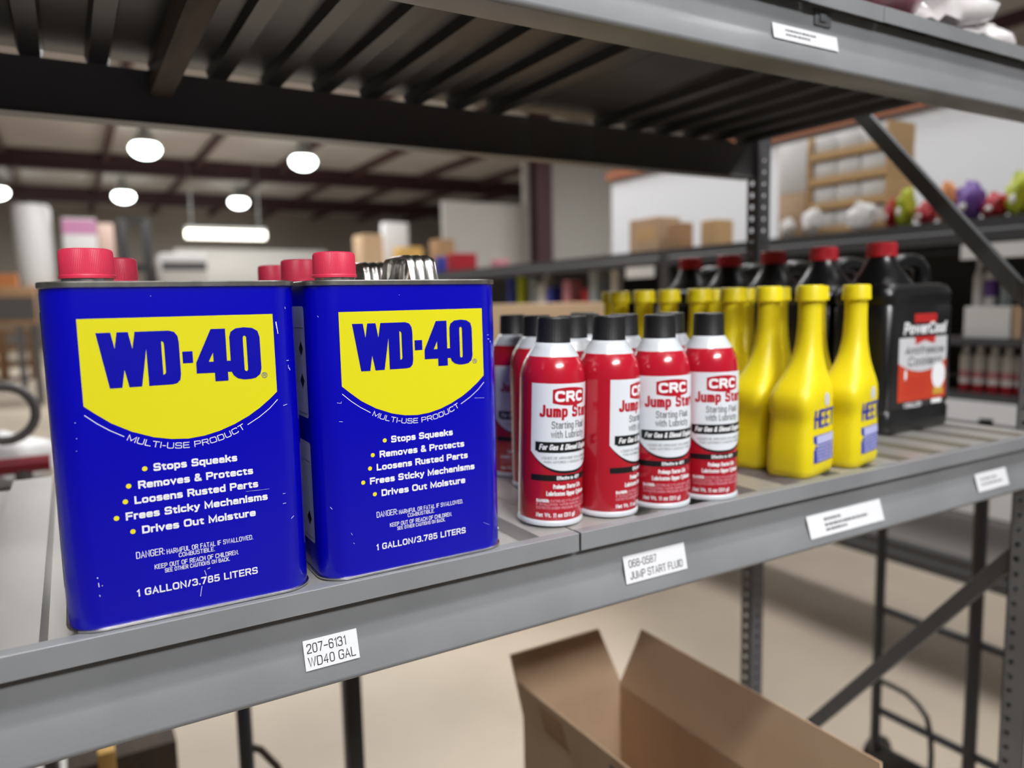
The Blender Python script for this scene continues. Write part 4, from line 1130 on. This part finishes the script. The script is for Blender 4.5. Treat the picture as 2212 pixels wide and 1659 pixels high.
# far stretch of the row
SH = 0.058
for (mt, xb, ya, yb, zb, lab) in (
    ('blue_pack', 2.795, 3.481, 3.544, 0.298, 'blue box under the white jug on the far shelf'),
    ('pink_pack', 2.815, 3.279, 3.357, 0.337, 'pinkish box right of the blue one on the far shelf'),
    ('red_cloth', 2.795, 3.086, 3.159, 0.276, 'dark red box low on the far shelf above the pale carton'),
    ('pale_blue', 2.815, 2.998, 3.080, 0.380, 'tall pale blue grey box on the far shelf'),
    ('white_wrap', 2.760, 2.822, 2.864, 0.380, 'tall narrow white box on the far shelf'),
    ('kraft_light', 2.772, 2.41, 2.45, 0.380, 'tall tan and white box beside the dark post of the back row')):
    crate('storage_box', 2.71, xb, ya, yb, SH, zb, M[mt], lab, 'box')
b = MB(); b.box((RX - 0.012, 2.43, 0.325), (RX - 0.004, 2.655, 0.382)); RU(b, 'shelf_sign', M['white_wrap'])
for y, mt, zb, lab in ((4.06, 'blue_pack', 0.374, 'round blue tub on the far shelf right of the blue tin'), (3.92, 'lime', 0.378, 'round yellow tub on the far shelf next to the blue tub'), (3.76, 'pale_blue', 0.36, 'round grey tub on the far shelf')):
    t = empty('tub', (2.76, y, SH))
    h = zb - SH
    b = MB(); b.lathe([(0.033, 0.0005), (0.038, h * 0.9)], 24); b.build('body', M[mt], t, 50)
    b = MB(); b.lathe([(0.040, h * 0.9), (0.040, h), (0.035, h + 0.002)], 24); b.build('lid', M[mt], t, 50)
    tag(t, lab, 'tub')
t = empty('white_jug', (2.79, 3.64, SH))
b = MB(); b.loft([[(x, y, z) for x, y in rrect(0.06 * k, 0.06 * k, 0.02 * k, 4)] for z, k in ((0.0005, 0.95), (0.01, 1), (0.24, 1), (0.29, 0.6), (0.31, 0.32))]); b.build('body', M['white_wrap'], t, 50)
b = MB(); b.lathe([(0.024, 0.3102), (0.024, 0.335), (0.02, 0.337)], 20); b.build('cap', M['white_wrap'], t, 50)
tag(t, 'white plastic jug on the far shelf behind the blue box', 'jug')
crate('storage_box', 2.71, 2.786, 5.176, 5.241, Z, 0.592, M['blue_pack'], 'blue box on top of the far shelf, left of the red one', 'box')
crate('storage_box', 2.71, 2.907, 4.865, 5.017, Z, 0.602, M['red_cloth'], 'bright red box on top of the far shelf end', 'box')
crate('storage_box', 2.71, 2.815, 4.190, 4.279, Z, 0.519, M['pink_pack'], 'low pinkish box on top of the far shelf', 'box')

# ------------------------------------------------------------------ hall beyond
# high bay lamps
def bay(x, y, label):
    t = empty('ceiling_lamp', (x, y, 3.80))
    b = MB(); b.lathe([(0.10, 0.44), (0.13, 0.42), (0.19, 0.26), (0.27, 0.12), (0.275, 0.105), (0.26, 0.105), (0.17, 0.25), (0.10, 0.36)], 32, cap=False); b.build('shade', M['lamp_shell'], t, 50)
    b = MB(); b.lathe([(0.06, -0.205), (0.16, -0.185), (0.25, -0.13), (0.305, -0.06), (0.32, 0.0), (0.30, 0.055), (0.25, 0.10)], 32); b.build('lens', M['lamp'], t, 60)
    b = MB(); b.lathe([(0.09, 0.43), (0.09, 0.52), (0.015, 0.53), (0.015, CEIL - 3.8)], 16); b.build('stem', M['lamp_shell'], t, 50)
    return tag(t, label, 'lamp', 'high bay ceiling lamps')
bay(1.82, 18.7, 'bright high bay lamp, upper left one of the nearer pair under the ceiling')
bay(5.43, 18.8, 'bright high bay lamp, right one of the nearer pair')
bay(1.86, 27.0, 'small high bay lamp, middle of the farther row of three')
bay(5.45, 27.2, 'small high bay lamp, right end of the farther row of three')
bay(-1.55, 27.4, 'yellowish high bay lamp cut by the left picture edge')
# fluorescent strip below the far ceiling
t = empty('tube_light', (4.05, 22.0, 2.23))
b = MB(); b.box((-1.08, -0.12, 0.10), (1.08, 0.12, 0.17), 0.01); b.build('housing', M['lamp_shell'], t)
for dy in (-0.06, 0.06):
    b = MB(); b.tube([(-1.05, dy, -0.02), (1.05, dy, -0.02)], 0.11, 12); b.build('tube', M['tube_lamp'], t, 50)
for x in (-0.9, 0.9):
    b = MB(); b.tube([(x, 0, 0.16), (x, 0, CEIL - 2.23)], 0.01, 6); b.build('hanger', M['lamp_shell'], t)
tag(t, 'long bright fluorescent light hanging far back in the hall', 'lamp')
# strip lights over the aisle in front (seen only as glints on the cans)
for ix, x in enumerate((-0.8, 0.9, 2.6)):
    for iy, y in enumerate((-1.6, -3.4)):
        t = empty('strip_light', (x, y, 3.05))
        b = MB(); b.box((-0.62, -0.06, 0.0), (0.62, 0.06, 0.07), 0.006); b.build('housing', M['lamp_shell'], t)
        for dx in (-0.40, 0.0, 0.40):
            b = MB(); b.tube([(dx - 0.17, 0, -0.02), (dx + 0.17, 0, -0.02)], 0.019, 10); b.build('tube', M['strip_lamp'], t, 50)
        b = MB(); b.tube([(0, 0, 0.07), (0, 0, CEIL - 3.05)], 0.008, 6); b.build('hanger', M['lamp_shell'], t)
        tag(t, ['left', 'middle', 'right'][ix] + ' strip light over the front aisle in the ' + ['nearer', 'farther'][iy] + ' row from the shelf', 'lamp', 'strip lights over the front aisle')

def fbox(name, x0, x1, y, z0, z1, material, label, cat, d=0.8, detail=None):
    """a thing on the hall floor or on a stand; legs reach the floor when it is raised"""
    t = empty(name, ((x0 + x1) / 2, y, FLOOR))
    hx = (x1 - x0) / 2
    b = MB(); b.box((-hx, 0, z0 - FLOOR + 0.0005), (hx, d, z1 - FLOOR), 0.02); b.build('body', M[material], t, 40)
    if z0 > FLOOR + 0.05:
        for sx in (-1, 1):
            for yy in (0.05, d - 0.05):
                b = MB(); b.box((sx * (hx - 0.05) - 0.04, yy - 0.04, 0), (sx * (hx - 0.05) + 0.04, yy + 0.04, z0 - FLOOR)); b.build('leg', M['grey_tube'], t, 0)
    if detail:
        b = MB(); b.box((-hx * 0.98, -0.01, (z1 - FLOOR) - detail[1]), (hx * 0.98, -0.001, (z1 - FLOOR) - detail[2])); b.build('band', M[detail[0]], t, 0)
    return tag(t, label, cat)
# wrapped rolls and stacks on racking at the far left
t = empty('wrapped_roll', (-0.425, 16.3, FLOOR))
b = MB(); b.lathe([(0.30, 1.9), (0.315, 1.93), (0.315, 3.35), (0.28, 3.42), (0.10, 3.44)], 28); b.build('roll', M['white_wrap'], t, 50)
b = MB(); b.box((-0.4, -0.4, 1.82), (0.4, 0.4, 1.9)); b.build('pallet', M['wood'], t, 0)
for sx in (-1, 1):
    for sy in (-1, 1):
        b = MB(); b.box((sx * 0.35 - 0.04, sy * 0.35 - 0.04, 0), (sx * 0.35 + 0.04, sy * 0.35 + 0.04, 1.82)); b.build('leg', M['grey_tube'], t, 0)
tag(t, 'tall white wrapped roll far back at the left', 'roll')
fbox('pink_stack', 0.05, 0.62, 16.0, 0.70, 1.93, 'white_wrap', 'white stack with a pink top far back behind the red cap', 'stack', 0.6, ('pink', 0.30, 0.03))
t = empty('forklift', (1.28, 16.0, FLOOR))
for x in (-0.22, 0.20):
    b = MB(); b.box((x - 0.07, 0, 0.05), (x + 0.07, 0.14, 3.2), 0.01); b.build('mast_rail', M['black_steel'], t)
for z in (1.2, 2.2, 3.1):
    b = MB(); b.box((-0.2, 0.02, z), (0.2, 0.10, z + 0.12)); b.build('mast_cross', M['black_steel'], t)
b = MB(); b.box((-0.5, 0.15, 0.25), (0.5, 1.9, 1.15), 0.08); b.build('chassis', M['orange'], t)
b = MB(); b.box((-0.48, 0.4, 2.2), (0.48, 1.6, 2.28)); b.build('overhead_guard', M['black_steel'], t)
for sx in (-0.45, 0.45):
    for yy in (0.45, 1.55):
        b = MB(); b.box((sx - 0.03, yy - 0.03, 1.15), (sx + 0.03, yy + 0.03, 2.2)); b.build('guard_post', M['black_steel'], t, 0)
        b = MB(); b.lathe([(0.12, -0.1), (0.3, -0.1), (0.31, 0), (0.3, 0.1), (0.12, 0.1)], 24); o = b.build('wheel', M['black_steel'], t, 40, (sx, yy, 0.31)); o.rotation_euler = (0, R(90), 0)
tag(t, 'forklift with a dark mast far back in the hall', 'forklift')
fbox('wrapped_pallet', 1.40, 2.10, 13.0, 0.60, 1.10, 'white_wrap', 'white wrapped load with a dark printed band far back below the tube light', 'pallet', 0.8, ('ink_grey', 0.28, 0.14))
fbox('white_partition', 2.9, 7.5, 24.0, FLOOR, 1.95, 'wall_metal', 'pale grey partition far back below the fluorescent light', 'partition', 0.3)
fbox('upright_crate', 0.56, 0.80, 14.0, 0.50, 1.65, 'tan_grey', 'pale tan upright crate left of the forklift mast', 'crate', 0.4)
fbox('timber_load', -1.35, -0.39, 13.0, 0.0, 0.57, 'wood', 'brown timber load at the far left above the pallets', 'load', 0.8, ('grey_tube', 0.5, 0.15))
crate('orange_crate', -1.2, -0.60, 13.05, 13.5, 0.571, 0.77, M['orange'], 'orange crate on the timber load at the far left edge', 'crate')
# pallets on the floor at far left
for k in range(3):
    t = empty('pallet', (-1.25, 18.5, FLOOR + 0.36 * k))
    b = MB()
    for sx in (-0.55, 0, 0.55): b.box((sx - 0.06, 0, 0.0005), (sx + 0.06, 1.0, 0.26))
    b.build('bearer', M['wood'], t, 0)
    for i in range(5):
        b = MB(); b.box((-0.65, 0.02 + i * 0.2, 0.262), (0.65, 0.16 + i * 0.2, 0.355)); b.build('board', M['wood'], t, 0)
    tag(t, ['lowest', 'middle', 'topmost'][k] + ' wooden pallet of the stack at the far left', 'pallet', 'stacked wooden pallets')
# shelves along the partition: upright rolls and cartons standing behind the tin handles
fbox('carton_stack', 5.35, 5.85, 15.6 - 2.4, 0.45, 1.75, 'white_wrap', 'tall white carton far back above the strap handles', 'carton', 0.2)
fbox('carton_stack', 4.55, 4.95, 12.2, 0.50, 1.42, 'kraft_light', 'tall tan roll of cartons far back above the strap handles', 'carton', 0.5)
fbox('yellow_crate', 5.30, 5.75, 12.3, 0.60, 1.22, 'wood_yellow', 'yellow crate far back above the bright handle', 'crate', 0.4)
fbox('brown_crate', 6.05, 6.40, 12.3, 0.80, 1.38, 'wood', 'brown crate far back right of the yellow crate', 'crate', 0.4)
